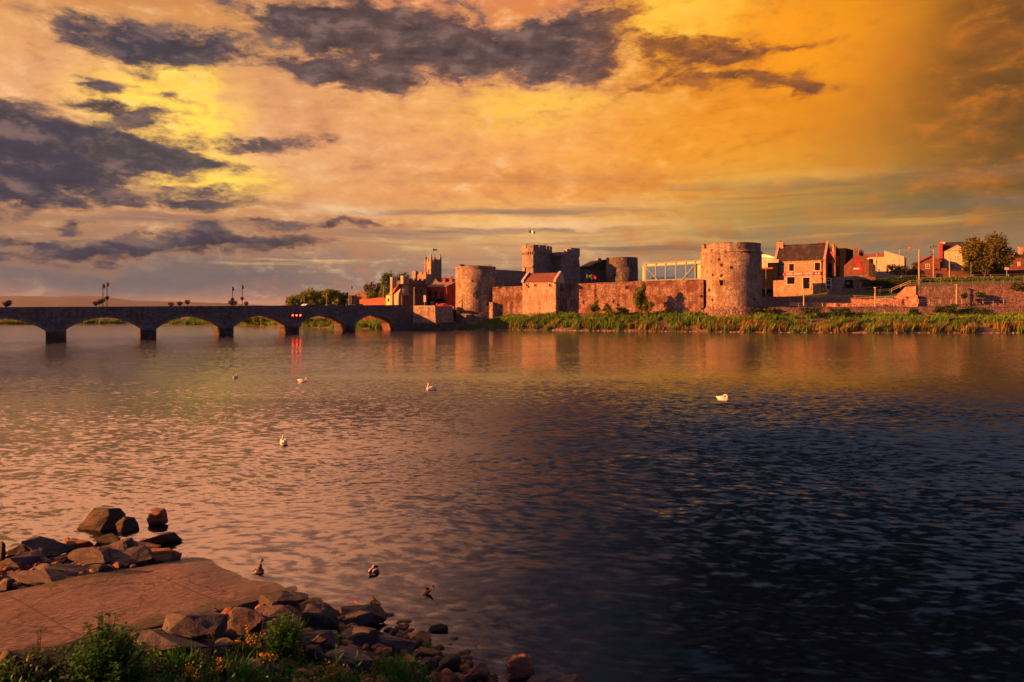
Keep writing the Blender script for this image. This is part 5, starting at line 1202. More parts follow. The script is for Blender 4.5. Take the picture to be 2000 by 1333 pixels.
# white flat house
F = Front(1696, 213, 1766, 208)
wh = F.thing('white_house', 'long white rendered house with a sloping right parapet and brown roof', 'house'); L = F.L
MB().extr([(0, 9), (L, 9), (L, F.z(1765, 501.5)), (F.u(1727), F.z(1727, 490.5)), (F.u(1727), F.z(1727, 501.5)), (0, F.z(1696, 503))], 0, 9).build('wall', M['white'], wh)
MB().hexa([(-8.5, .5, F.z(1696, 503) + .003), (F.u(1726.6), -.2, F.z(1727, 501.5) + .003), (F.u(1726.6), 7, F.z(1727, 501.5)), (-8.5, 7, F.z(1696, 503)), (-8.5, 2.5, F.z(1696, 496.5)), (F.u(1726.6), 2.5, F.z(1727, 493.5)), (F.u(1726.6), 5, F.z(1727, 493.5)), (-8.5, 5, F.z(1696, 496.5))]).build('roof', M['redtile'], wh)
MB().box((-8, .6, 9), (-.003, 8, F.z(1690, 503))).build('side_wall', M['white'], wh)
for x0, y0, x1, y1 in ((1710, 508, 1714.5, 515.5), (1715.5, 508, 1720, 515.5), (1736, 506.5, 1740, 514), (1741, 506.5, 1745, 514), (1752, 506, 1755.5, 514), (1714, 525, 1720, 535), (1729, 527, 1735, 535)): add_window(F, wh, x0, y0, x1, y1, 'whitepaint', bars=(1, 1), fr=.1)
MB().box((F.u(1697), -.08, F.z(1700, 530)), (F.u(1705), -.003, F.z(1700, 506))).build('door', M['navy'], wh)
# small brick gable
F = Front(1794, 205, 1836, 203)
sb = F.thing('small_brick_house', 'small red brick house with a low tiled gable, between the tall masts', 'house'); L = F.L
MB().extr([(0, 10), (L, 10), (L, F.z(1834, 511)), (F.u(1819), F.z(1819, 500)), (0, F.z(1796, 513))], 0, 8).build('wall', M['brown_brick'], sb)
MB().extr([(-.5, F.z(1793, 515)), (F.u(1819), F.z(1819, 500.5)), (L + .4, F.z(1835, 512)), (L + .4, F.z(1835, 510)), (F.u(1819), F.z(1819, 498)), (-.5, F.z(1793, 513))], -.4, 8).build('roof', M['redtile'], sb)
chimney(sb, F.u(1798), F.u(1802), 3, 4, F.z(1800, 512), F.z(1800, 503), 'brick', 2); add_window(F, sb, 1808, 516, 1816, 525, 'whitepaint', bars=(1, 1), fr=.1)
MB().box((-1.2, -.3, 10), (0, 4, F.z(1792, 517))).build('side_wall', M['brick'], sb)
# cream gable house
F = Front(1841, 207, 1905, 203)
ch = F.thing('cream_house', 'cream gabled house with half moon window, left of the big tree', 'house'); L = F.L
ug = F.u(1869); MB().extr([(0, 10), (L, 10), (L, F.z(1900, 491)), (F.u(1889), F.z(1889, 491)), (ug, F.z(1869, 480)), (F.u(1849), F.z(1849, 491)), (0, F.z(1842, 491))], 0, 9).build('wall', M['cream'], ch)
zr = F.z(1869, 474.5, 4.5); zz = F.z(1842, 491) + .003
MB().extx([(.25, zz), (4.5, zr), (4.5, zr + .2), (-.1, zz + .02)], 0, L).build('roof', M['slate'], ch); MB().extx([(4.503, zr), (9.2, zz), (9.2, zz + .2), (4.503, zr + .2)], 0, L).build('rear_roof', M['slate'], ch)
MB().extr([(F.u(1847.5), F.z(1847.5, 491.6)), (ug, F.z(1869, 480)), (F.u(1890.5), F.z(1890.5, 491.6)), (F.u(1890.5), F.z(1890.5, 490.4)), (ug, F.z(1869, 478.6)), (F.u(1847.5), F.z(1847.5, 490.4))], -.15, 3.5).build('gable_roof', M['cream'], ch)
hw = MB(); c_ = (ug, F.z(1869, 490.8)); hw.extr([(c_[0] + .75 * math.cos(R(t)), c_[1] + .62 * math.sin(R(t))) for t in range(0, 181, 15)], -.08, -.004); hm_ = hw.build('half_moon_window', M['whitepaint'], ch)
for s_ in (-1, 1): MB().extr([(c_[0] + s_ * .08 + (.58 * math.cos(R(t)) if s_ > 0 else -.58 * math.cos(R(t))), c_[1] + .07 + .46 * math.sin(R(t))) for t in range(0, 91, 15)] + [(c_[0] + s_ * .08, c_[1] + .07)], -.1, -.083).build('pane', M['pane'], hm_)
for x0, y0, x1, y1 in ((1851, 500.5, 1855.5, 508.5), (1863.5, 499, 1868.3, 510.5), (1869, 499, 1873.8, 510.5), (1855, 516, 1864, 525)): add_window(F, ch, x0, y0, x1, y1, 'whitepaint', bars=(1, 1), fr=.1)
MB().box((-.85, -.4, 10), (-.003, 8.5, F.z(1839, 475.5))).build('side_wall', M['redpaint'], ch)
chimney(ch, -.4, .7, 3.8, 5.2, zr - .6, F.z(1843, 473, 4), 'cream', 0); chimney(ch, F.u(1890), F.u(1895), 4, 5, zr - .3, F.z(1893, 471.5, 4), 'cream', 0)
for px in (1851.5, 1884): MB().box((F.u(px - 3), 1.2, F.z(px, 483.5)), (F.u(px + 3), 1.9, F.z(px, 479))).build('skylight', M['pane'], ch)
# terrace houses far right
F = Front(1962, 206, 2060, 202)
rt = F.thing('brown_terrace', 'low brown brick terrace at the far right edge behind the tree', 'house'); L = F.L
MB().box((0, 0, 10), (L, 8, F.z(1985, 503))).build('wall', M['brown_brick'], rt); MB().extx([(-.3, F.z(1985, 503)), (4, F.z(1985, 491.5)), (8, F.z(1985, 503))], -.3, L).build('roof', M['slate'], rt)
add_window(F, rt, 1969, 494.5, 1981, 501, 'whitepaint', bars=(2, 0), fr=.14, y=0); chimney(rt, F.u(1996), F.u(2003), 2, 3.5, F.z(1999, 498), F.z(1999, 481), 'cottage', 1)
for px in (1974, 1990): add_window(F, rt, px - 2.5, 512, px + 2.5, 520, 'whitepaint', fr=.1)
poly_wall('brown_boundary_wall', 'long low brown brick boundary wall in front of the houses, behind the masts', [(1770, 201), (1880, 198), (2060, 194)], 9, [zpx(529, 201), zpx(530.5, 198), zpx(528, 194)], .4, 'brown_brick', 'wall', 'brown_brick')
F = Front(1838, 203, 1850, 202.6); pz = F.thing('red_lean_to', 'low red lean-to wall between the small brick house and the cream house', 'wall'); MB().box((0, 0, 10), (F.L, 1, F.z(1844, 524))).build('wall', M['brown_brick'], pz)

# ================================================================== trees and shrubs
def lobes_crown(n, cx, rx, ry, rz, seed, fill=.55):
    rn = random.Random(seed); L = [(Vector((0, 0, rz)), .72)]
    for _ in range(n):
        a = rn.uniform(0, 6.283); e = rn.uniform(-.7, .95); q = rn.uniform(fill, .95)
        L.append((Vector((math.cos(a) * rx * q * math.sqrt(max(0, 1 - e * e * .8)), math.sin(a) * ry * q * math.sqrt(max(0, 1 - e * e * .8)), rz + e * rz * .82)), rn.uniform(.26, .48)))
    return L
def leaf_cloud(mb, L, rx, ry, rz, n, size, rn, el=1.5, up=.35):
    wts = [r * r for _, r in L]; tot = sum(wts)
    for (c, r), w in zip(L, wts):
        for _ in range(int(n * w / tot)):
            v = Vector((rn.gauss(0, 1), rn.gauss(0, 1), rn.gauss(0, 1))).normalized() * (rn.random() ** .45) * rn.uniform(.8, 1.12)
            p = c + Vector((v.x * rx * r, v.y * ry * r, v.z * rz * r * 1.1))
            if p.z > .02: mb.leaf(p, size * rn.uniform(.6, 1.35), el, up, rn)
def tree(name, label, cat, px, ytop, ybase, wpx, d, mat, trunk=.28, n=2600, size=.36, seed=1, group=None, nl=16, ycrown=None, zbase=None, depth=1.0):
    z0 = HC - (ybase - HY) / FPX * d if zbase is None else zbase
    zt = HC - (ytop - HY) / FPX * d; H = zt - z0; rx = wpx / 2 / FPX * d; zc = H * trunk; rz = (H - zc) / 2; rn = random.Random(seed)
    t = thing(name, label, cat, XY(px, d, z0), 0, group)
    tm = MB(); r0 = max(.05, H * .028)
    tm.tube([(0, 0, -.2), (0, 0, zc * .6 + .1), (rn.uniform(-.1, .1) * rx, 0, zc + rz * .5), (rn.uniform(-.2, .2) * rx, rn.uniform(-.2, .2) * rx, zc + rz * 1.3)], [r0 * 1.3, r0, r0 * .7, r0 * .2], 7)
    L = [(c + Vector((0, 0, zc)), r) for c, r in lobes_crown(nl, 0, rx * .9, rx * .9 * depth, rz, seed)]
    for c, r in L[1:8]: tm.tube([(0, 0, zc * .8 + .1), (c.x * .5, c.y * .5, (zc + c.z) * .5), tuple(c)], [r0 * .55, r0 * .35, r0 * .1], 5)
    tm.build('trunk', M['bark'], t)
    cm = MB(); leaf_cloud(cm, L, rx, rx * depth, rz, n, size, rn); cm.build('crown', M[mat], t)
    return t
def shrub(name, label, cat, px, ytop, ybase, wpx, d, mat, n=700, size=.22, seed=1, group=None, up=.3, el=1.6, nl=9):
    z0 = HC - (ybase - HY) / FPX * d; H = HC - (ytop - HY) / FPX * d - z0; rx = wpx / 2 / FPX * d; rn = random.Random(seed)
    t = thing(name, label, cat, XY(px, d, z0), 0, group)
    sm_ = MB()
    for k in range(6):
        a = rn.uniform(0, 6.28); sm_.tube([(0, 0, -.3), (math.cos(a) * rx * .3, math.sin(a) * rx * .3, H * .4), (math.cos(a) * rx * .6, math.sin(a) * rx * .6, H * .75)], [.05, .035, .015], 5)
    sm_.build('stems', M['bark'], t)
    cm = MB(); leaf_cloud(cm, lobes_crown(nl, 0, rx * .9, rx * .7, H / 2, seed, .35), rx, rx * .75, H / 2, n, size, rn, el, up); cm.build('foliage', M[mat], t)
    return t
# lime row beyond the bridge
for i, (px, yt, w, lab) in enumerate(((580, 571, 42, 'first lime tree at the left end of the row beyond the bridge'), (597, 567.5, 40, 'second lime tree from the left in the row beyond the bridge'), (615, 565.5, 42, 'third lime tree from the left in the row, behind the slim pole'),
                                (632, 564, 42, 'tallest lime tree near the middle of the row beyond the bridge'), (650, 566, 42, 'lime tree second from the right end of the row beyond the bridge'), (666, 567, 38, 'last and darkest lime tree at the right end of the row'))):
    tree('lime_tree', lab, 'tree', px, yt, 606, w, 232 + (i % 2) * 5, 'leaf_a' if i < 5 else 'leaf_b', .06, 1900, .42, 20 + i, 'row of lime trees beyond the bridge', 13)
tree('copper_beech', 'dark purple leaved tree between the chimney house and the domed green tree', 'tree', 729, 552, 592, 42, 222, 'leaf_p', .15, 1300, .36, 41)
tree('round_tree', 'small round green tree in front of the purple tree', 'tree', 727, 567, 596, 28, 214, 'leaf_a', .1, 900, .32, 42)
tree('domed_tree', 'large dark domed tree behind the toll house turrets', 'tree', 775, 532.5, 600, 72, 226, 'leaf_b', .12, 3800, .40, 43, None, 22)
tree('yew_tree', 'dark bushy tree just left of the yellow cottage', 'tree', 752, 556, 600, 30, 212, 'leaf_a', .06, 900, .34, 44)
tree('far_tree', 'single small dark tree far off on the horizon under the middle pole pair', 'tree', 452.5, 587.5, 602, 21, 420, 'leaf_p', .25, 500, .5, 45)
tree('sycamore_tree', 'large broad olive brown tree beside the cream gabled house', 'tree', 1925, 462.5, 546, 94, 193, 'leaf_o', .12, 17000, .38, 46, None, 26, depth=.8)
shrub('garden_shrub', 'dark olive bush in front of the right end of the white house', 'shrub', 1755, 517, 545, 48, 200, 'leaf_o', 900, .3, 51, 'shrubs before the houses')
shrub('garden_shrub', 'dark green bush between the white house and the tall grey mast', 'shrub', 1781, 514, 545, 34, 202, 'leaf_b', 700, .3, 52, 'shrubs before the houses')
shrub('garden_shrub', 'low bush under the left edge of the big broad tree', 'shrub', 1893, 517, 540, 40, 196, 'leaf_b', 600, .3, 53, 'shrubs before the houses')
# hedges
def hedge(label, pts, w, h, mat, n, seed, size=.22):
    P3 = [XY(a, d, zpx(y, d)) for a, y, d in pts]; o = P3[0].copy(); t = thing('hedge', label, 'hedge', o, 0, 'clipped hedges on the upper bank'); rn = random.Random(seed); mb = MB(); cm = MB()
    for a, b in zip(P3, P3[1:]):
        e = (b - a).normalized(); nrm = Vector((-e.y, e.x, 0)); a, b = a - o, b - o
        for _ in range(n):
            q = a.lerp(b, rn.random()); k = rn.random(); s_ = rn.uniform(-.5, .5) * w; zz = h * (1 + .25 * mnoise.noise(q * .5))
            if k < .5: p = q + nrm * s_ + Vector((0, 0, zz * rn.uniform(.9, 1.08)))
            else: p = q - nrm * w * rn.uniform(.42, .55) + Vector((0, 0, zz * rn.random()))
            mb.leaf(p, size * rn.uniform(.7, 1.3), 1.4, .4, rn)
        cm.hexa([a - nrm * w * .4, b - nrm * w * .4, b + nrm * w * .4, a + nrm * w * .4, a - nrm * w * .38 + Vector((0, 0, h * .8)), b - nrm * w * .38 + Vector((0, 0, h * .8)), b + nrm * w * .38 + Vector((0, 0, h * .8)), a + nrm * w * .38 + Vector((0, 0, h * .8))])
    cm.build('branches', M['bark'], t); mb.build('foliage', M[mat], t); return t
hedge('dark green hedge above the lawn between the garage wall and the ramp', [(1680, 562, 181), (1735, 559, 180), (1788, 553, 178)], 2.4, 1.7, 'leaf_b', 1500, 61)
hedge('long low hedge along the road behind the top railing at the far right', [(1800, 552.5, 180), (1900, 551, 178), (2060, 548, 175)], 2.2, 1.1, 'leaf_a', 1900, 62)
# plants against the castle wall and on the river wall
shrub('slender_tree', 'tall slim bright green sapling against the long curtain wall', 'tree', 1252, 556, 614, 30, 171.2, 'leaf_y', 3800, .24, 71, None, .6, 1.8, 20)
shrub('slender_tree', 'lower spreading green bush at the right foot of the tall sapling', 'tree', 1266, 583, 615, 26, 170.6, 'leaf_a', 800, .22, 72)
SB = 'bushes growing along the river bank'
for i, (px, yt, yb, w, mt, lab) in enumerate(((1161, 590, 613, 22, 'leaf_a', 'pale green bush below the arrow slits, left of the sapling'), (1188, 594, 613, 20, 'leaf_a', 'low loose bush between the pale bush and the sapling'),
        (1216, 600, 613, 22, 'leaf_b', 'small dark bush just left of the sapling foot'), (1470, 600, 614, 38, 'leaf_b', 'dark bush at the right foot of the big tower'), (1502, 601, 615, 40, 'leaf_o', 'olive bush right of the big tower foot'),
        (1585, 597.5, 617, 62, 'leaf_b', 'broad dark green bush below the first promenade lamp'), (1642, 600, 617, 56, 'leaf_b', 'dark green bush on the bank left of the middle promenade lamp'), (1785, 603, 615, 26, 'leaf_b', 'small dark bush on the river wall right of the middle lamp'),
        (1850, 596, 613, 50, 'leaf_b', 'dense dark ivy bush under the right promenade lamp'), (1905, 598, 614, 62, 'leaf_b', 'wide dark ivy bush right of the right promenade lamp'), (1984, 551, 567, 38, 'leaf_o', 'flowering bush spilling over the tall purple wall at the right edge'),
        (1915, 571, 583, 18, 'leaf_b', 'dark ivy patch on the face of the tall purple wall'), (1884, 573, 584, 14, 'leaf_b', 'small ivy tuft on the tall wall left of the larger patch'))):
    d = {0: 174, 1: 173, 2: 172}.get(i, 164.5 if yb > 590 else 165.6); d = 168 if i in (3, 4) else d
    if i in (10, 11, 12): d = 165.4
    shrub('river_bush', lab, 'shrub', px, yt, yb, w, d, mt, 800, .24, 80 + i, SB)
for i, (px, yt, w, lab) in enumerate(((18, 626, 62, 'riverside bush seen through the arch at the left edge'), (62, 629, 40, 'lower riverside bush right of the first, left edge arch'), (182, 625, 44, 'rounded riverside bush seen through the second arch'), (222, 627, 40, 'riverside bush at the right of the second arch'), (335, 627, 36, 'small riverside bush seen through the third arch'),
        (482, 619, 40, 'bright riverside bush seen at the left of the fourth arch'), (508, 617, 36, 'riverside bush seen in the middle of the fourth arch'), (602, 621, 34, 'riverside bush on the left in the fifth arch'), (628, 621, 36, 'riverside bush in the middle of the fifth arch'), (650, 624, 30, 'riverside bush on the right in the fifth arch'), (712, 633, 14, 'tiny green bush on the left in the last arch'))):
    d = {0: 240, 1: 241, 2: 242, 3: 243, 4: 240, 5: 221, 6: 218, 7: 204, 8: 201, 9: 198, 10: 186}[i]; yb = HY + FPX * (HC - .6) / d
    shrub('far_bank_bush', lab, 'shrub', px, yt, yb, w, d, 'leaf_y' if i % 3 == 0 else 'leaf_a', 600, .38, 110 + i, 'bushes on the far bank behind the bridge')
# tall grass and reeds of the river bank
def bank_cover():
    rn = random.Random(5); g, r_, b_ = MB(), MB(), MB()
    for _ in range(1500):
        px = rn.uniform(905, 2080); t = rn.random() ** .85
        if t > .55 and 1372 < px < 1460: t *= .5
        c = bank_at(px, t); k = mnoise.noise(c * .12) + .7 * mnoise.noise(c * .33 + Vector((7, 0, 0)))
        if px > 1120 and k < -.42 and rn.random() < .75: continue
        reed = (t < .34 and rn.random() < .22 + .55 * max(0, min(1, (px - 1150) / 500)) )
        R_ = rn.uniform(.5, 1.3); hh = (1.75 - .9 * t) * rn.uniform(.7, 1.25) * (1 + .35 * k)
        if px < 960: hh *= .6
        for _ in range(rn.randint(22, 46)):
            p = c + Vector((rn.gauss(0, .45) * R_, rn.gauss(0, .40) * R_, -.05)); h = hh * rn.uniform(.55, 1.1)
            if p.z < -.03: p.z = -.03
            (r_ if reed else g).blade(p, h, .05 * rn.uniform(.7, 1.5), (.18 + .2 * k, -.12), rn)
        if t > .35 and rn.random() < .34 + .25 * k:
            for _ in range(rn.randint(3, 9)):
                q = c + Vector((rn.gauss(0, .6), rn.gauss(0, .5), hh * rn.uniform(.7, 1.0))); 
                for _ in range(4): b_.leaf(q + Vector((rn.gauss(0, .09), rn.gauss(0, .09), rn.gauss(0, .03))), rn.uniform(.10, .17), 1.0, 3, rn)
    for mb, nm, mt, lab in ((g, 'bank_grass', 'bank_a', 'tall green and gold grass covering the castle river bank'), (r_, 'bank_reeds', 'bank_r', 'rusty orange reeds along the waterline of the castle bank'), (b_, 'bank_flowers', 'bloom', 'cream flower heads dotted through the bank grass')):
        tag(mb.build(nm, M[mt]), lab, 'grass' if nm != 'bank_flowers' else 'flowers', None, 'stuff')
    f = MB()
    for _ in range(700):
        i = rn.randrange(1, len(U) - 1); k = rn.random(); a, b = U[i], U[i + 1]; x, y = a[0] + (b[0] - a[0]) * k, a[1] + (b[1] - a[1]) * k; o = rn.random() * 5
        for _ in range(16): f.blade((x + o * .4 + rn.gauss(0, .6), y + o + rn.gauss(0, .5), .1 + o * .3), rn.uniform(.6, 1.5), .10, (.2, -.1), rn)
    tag(f.build('far_bank_grass', M['bank_a']), 'rough grass along the far bank behind the bridge', 'grass', None, 'stuff')
    # loose stones at the waterline
    s = MB()
    for _ in range(420):
        p = bank_at(rn.uniform(890, 2080), rn.uniform(0, .05)); w = rn.uniform(.10, .32); s.lathe([(w, -.2), (w * .95, w * .3), (w * .5, w * .75)], 6, (p.x, p.y), a0=rn.random())
    tag(s.build('shore_stones', M['quay']), 'line of small pale stones along the far waterline', 'stones', None, 'stuff')
bank_cover()

# ================================================================== near shore
RW = Vector((-7.1, 15.8)); RU = Vector((.57, .82)).normalized(); RV = Vector((RU.y, -RU.x)); RWID = 3.22
def ramp_tv(x, y): q = Vector((x, y)) - RW; return -q.dot(RU), q.dot(RV)
def groundz(x, y):
    t, v = ramp_tv(x, y); rz = .115 * t if t > 0 else .05 * t
    B = .36 * ((x + 2.43) * -.68 + (y - 13.1) * -.73) - .22
    if B < 0: B *= .32
    if v > RWID: z = min(B, rz - .42 + .55 * (v - RWID))
    elif v > 0: z = rz - .55
    else: z = min(.12 * t - .06, .16) - (0 if v > -2.0 else .35 * (-2.0 - v))
    z = min(z, 3.4)
    return max(z, -1.2)
def hit(px, py):
    d = 4.0
    while d < 30:
        p = P(px, py, d)
        if p.z <= groundz(p.x, p.y): return p
        if p.z < -.02: return G(px, py, 0)
        d += .03
    return G(px, py, 0)
gb = []
for j in range(96):
    row = []
    for i in range(150):
        x, y = -22 + i * .2, -2 + j * .2; z = groundz(x, y); row.append((x, y, z + (.07 * mnoise.noise(Vector((x, y, 0)) * 1.3) if z < 3.3 else 0)))
    gb.append(row)
structure('near_bank', MB().rings(gb, False, False, close=False), M['soil'], True)
# concrete slipway
sl_ = MB(); rows = []
for i in range(60):
    t = 9.5 - i * .3; row = []
    for j in range(14):
        v = RWID * j / 13; q = RW - RU * t + RV * v; z = .115 * t if t > 0 else .05 * t
        row.append((t, v, z + .05 * mnoise.noise(Vector((t * .7, v * .8, 4)))))
    rows.append(row)
full = [[(-t, v, z) for t, v, z in r] for r in rows]
sl_.rings(full, False, False, close=False)
sl_.rings([[(-r[-1][0], r[-1][1], r[-1][2]) for r in rows], [(-r[-1][0], RWID + .01, r[-1][2] - .6) for r in rows]], False, False, close=False)
sl_.rings([[(-r[0][0], r[0][1], r[0][2]) for r in rows], [(-r[0][0], -.01, r[0][2] - .6) for r in rows]], False, False, close=False)
for k_ in range(len(sl_.v)): sl_.v[k_] = (sl_.v[k_][0], -sl_.v[k_][1], sl_.v[k_][2])
so = structure('slipway', sl_, M['ramp'], False); so.location = (RW.x, RW.y, 0); so.rotation_euler = (0, 0, math.atan2(RU.y, RU.x)); fixn(so)
kb = MB()
for i in range(7):
    t0_, t1_ = 9 - i * 1.5, 9 - i * 1.5 - 1.46; kb.hexa([(-t0_, -RWID - .22, .115 * t0_ - .5), (-t1_, -RWID - .22, .115 * t1_ - .5), (-t1_, -RWID - .003, .115 * t1_ - .5), (-t0_, -RWID - .003, .115 * t0_ - .5), (-t0_, -RWID - .22, .115 * t0_ + .02), (-t1_, -RWID - .22, .115 * t1_ + .02), (-t1_, -RWID - .003, .115 * t1_ + .035), (-t0_, -RWID - .003, .115 * t0_ + .035)])
kk = structure('slipway_kerb', kb, M['ramp']); kk.location = so.location; kk.rotation_euler = so.rotation_euler

# ------------------------------------------------------------------ boulders
def rock_mesh(w, dp, h, seed, tilt=0.0, taper=.28):
    rn = random.Random(seed); bm = bmesh.new()
    for _ in range(12):
        v = Vector((rn.uniform(-1, 1), rn.uniform(-1, 1), rn.uniform(-1, 1))); n4 = (abs(v.x) ** 3.2 + abs(v.y) ** 3.2 + abs(v.z) ** 3.2) ** (1 / 3.2); v /= n4 / rn.uniform(.86, 1.0); bm.verts.new(v)
    r = bmesh.ops.convex_hull(bm, input=bm.verts)
    bmesh.ops.delete(bm, geom=list({g for g in r['geom_interior'] + r['geom_unused'] if isinstance(g, bmesh.types.BMVert)}), context='VERTS')
    xs = [v.co.x for v in bm.verts]; ys = [v.co.y for v in bm.verts]; zs = [v.co.z for v in bm.verts]
    for v in bm.verts:
        v.co = Vector(((v.co.x - (max(xs) + min(xs)) / 2) / (max(xs) - min(xs)) * w, (v.co.y - (max(ys) + min(ys)) / 2) / (max(ys) - min(ys)) * dp, (v.co.z - (max(zs) + min(zs)) / 2) / (max(zs) - min(zs)) * h))
    for v in bm.verts: k = 1 - taper * (v.co.z / h + .5); v.co.x = v.co.x * k + .06 * w * (v.co.z / h) * (1 if seed % 2 else -1); v.co.y *= k
    bmesh.ops.bevel(bm, geom=list(bm.edges), offset=min(w, h) * .025, segments=1, affect='EDGES')
    bmesh.ops.triangulate(bm, faces=bm.faces)
    for _ in range(2): bmesh.ops.subdivide_edges(bm, edges=list(bm.edges), cuts=1, use_grid_fill=True)
    bm.normal_update(); s3 = Vector((seed * 1.7, seed * .9, 3)); m_ = min(w, h)
    for v in bm.verts:
        k = mnoise.fractal(v.co * (2.2 / m_) * .6 + s3, .9, 2.0, 4); v.co += v.normal * k * m_ * .085
    if tilt: bmesh.ops.rotate(bm, verts=bm.verts, cent=(0, 0, 0), matrix=Matrix.Rotation(R(tilt), 3, 'Y'))
    me = bpy.data.meshes.new('boulder'); bm.to_mesh(me); bm.free(); return me
def rock(x0, y0, x1, y1, label, mat='rock', tilt=0.0, group='boulders of the groyne beyond the slipway', seed=None, dz=0.0, taper=.28):
    cx = (x0 + x1) / 2; b = hit(cx, y1 - (y1 - y0) * .12); d = b.y; w = (x1 - x0) * d / FPX; pitch = (cy_ := ((y0 + y1) / 2 - HY)) / FPX
    full_ = (y1 - y0) * d / FPX; dp = w * .72; h = max(full_ * .55, full_ - dp * pitch * .75) * 1.18
    me = rock_mesh(w * 1.14, dp, h * 1.06, seed or int(x0 * 7 + y0 * 3), tilt, taper); me.materials.append(M[mat])
    o = bpy.data.objects.new('boulder', me); COL.objects.link(o); o.location = (b.x + b.x / d * dp * .4, d + dp * .4, b.z + h * .5 - h * .14 + dz); return tag(o, label, 'rock', group)
RL = [
 (150, 989, 256, 1050, 'largest boulder, a faceted block at the top of the left pile', 'rock_dark'), (229, 1009, 269, 1044, 'wet black boulder leaning on the right of the largest block', 'rock_dark'),
 (290, 999, 325, 1033, 'lone reddish rock standing in the water right of the pile', 'rock_red'), (-12, 1062, 13, 1100, 'dark boulder cut by the left edge of the photo', 'rock_dark'),
 (12, 1062, 58, 1092, 'low mossy dark boulder near the left edge, at the back of the pile', 'rock_dark'), (50, 1058, 80, 1078, 'small dark boulder peeking behind the mossy one', 'rock_dark'),
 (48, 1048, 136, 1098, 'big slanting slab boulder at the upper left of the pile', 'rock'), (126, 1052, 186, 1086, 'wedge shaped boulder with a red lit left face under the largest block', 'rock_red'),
 (186, 1042, 238, 1068, 'small grey boulder directly below the black boulder', 'rock_dark'), (130, 1068, 222, 1112, 'long rounded boulder in the middle of the pile', 'rock'),
 (204, 1048, 280, 1098, 'broad grey boulder at the centre right of the pile', 'rock'), (278, 1040, 351, 1074, 'pointed boulder at the right tip of the pile, by the water', 'rock_dark'),
 (236, 1058, 310, 1090, 'flat red edged boulder behind the tip boulder', 'rock_red'), (208, 1070, 300, 1116, 'long low boulder along the slipway edge', 'rock'),
 (272, 1068, 356, 1106, 'pale red boulder with a cracked top, last along the slipway edge', 'rock_red'), (-10, 1078, 84, 1120, 'flat topped pale boulder at the left, middle of the pile', 'rock'),
 (66, 1094, 172, 1136, 'long flat boulder in front of the middle of the pile', 'rock'), (12, 1108, 136, 1158, 'big low boulder with a red left nose above the slipway', 'rock'),
 (168, 1104, 216, 1134, 'small boulder wedged between long boulder and slipway', 'rock_dark'), (-14, 1132, 28, 1166, 'brown triangular boulder at the left edge above the slipway', 'rock'),
 (124, 1052, 142, 1080, 'thin upright red stone between slab and wedge boulders', 'rock_red'), (100, 1128, 190, 1154, 'dark low stone in the shadow beside the slipway', 'rock_dark')]
for i_, a in enumerate(RL): rock(*a, taper=.62 if i_ == 0 else .28)
G2 = 'boulders along the near shore'
RL2 = [
 (-6, 1262, 78, 1330, 'dark rounded boulder at the lower left, below the slipway', 'rock_dark'), (250, 1229, 298, 1262, 'squared pale stone beside the leafy bush', 'rock'), (304, 1192, 452, 1262, 'wide domed boulder below the slipway kerb', 'rock'),
 (252, 1244, 402, 1300, 'long straight edged slab in front of the domed boulder', 'rock'), (446, 1188, 522, 1258, 'peaked brown boulder right of the domed one', 'rock'), (492, 1184, 586, 1226, 'flat pale slab under the slipway end', 'rock'),
 (500, 1160, 612, 1200, 'long dark rock at the foot of the slipway', 'rock_dark'), (584, 1178, 658, 1232, 'upright square faced boulder in the middle of the shore', 'rock'), (634, 1204, 664, 1240, 'small smooth dark stone in a gap beside the square boulder', 'rock_dark'),
 (648, 1184, 758, 1222, 'long wet black boulder at the water', 'rock_dark'), (668, 1198, 752, 1236, 'low boulder tucked under the wet black one', 'rock'), (574, 1228, 658, 1282, 'striped grey boulder right of the flowering bush', 'rock'),
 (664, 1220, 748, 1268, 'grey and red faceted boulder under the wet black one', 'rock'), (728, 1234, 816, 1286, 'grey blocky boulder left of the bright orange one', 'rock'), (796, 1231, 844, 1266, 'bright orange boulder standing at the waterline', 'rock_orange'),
 (839, 1216, 877, 1239, 'dark rock with a red top, alone in the water', 'rock_dark'), (628, 1264, 748, 1328, 'big flat faced pale boulder among the weeds', 'rock'), (446, 1282, 545, 1340, 'brown boulder behind the orange flowers', 'rock'),
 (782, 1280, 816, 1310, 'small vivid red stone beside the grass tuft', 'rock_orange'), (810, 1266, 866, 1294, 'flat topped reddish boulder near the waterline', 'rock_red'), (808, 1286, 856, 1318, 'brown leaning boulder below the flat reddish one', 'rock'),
 (852, 1278, 906, 1322, 'rough black faced boulder at the shore edge', 'rock_dark'), (782, 1308, 832, 1345, 'grey stone with a knobbly top at the bottom edge', 'rock'), (904, 1292, 958, 1345, 'dark ridged boulder with a red crest at the bottom edge', 'rock_red'),
 (856, 1308, 902, 1345, 'orange brown stone at the bottom edge left of the ridged boulder', 'rock_red'), (990, 1280, 1042, 1330, 'slanting red rock standing alone in the water, lower right', 'rock_red'), (1026, 1324, 1082, 1350, 'flat rock cut by the bottom edge, left of two', 'rock'),
 (1086, 1322, 1146, 1350, 'flat rock cut by the bottom edge, right of two', 'rock'), (722, 1166, 743, 1184, 'little dark rock poking out of the water above the black boulder', 'rock_dark'), (700, 1236, 740, 1256, 'small stone in the shadow under the faceted boulder', 'rock_dark'),
 (540, 1216, 596, 1246, 'dark stone in the gap below the flat slab', 'rock_dark'), (404, 1248, 470, 1290, 'shaded boulder behind the weeds, below the domed one', 'rock'), (590, 1262, 640, 1310, 'dark shaded stone left of the big flat faced boulder', 'rock_dark')]
for a in RL2: rock(*a, group=G2)
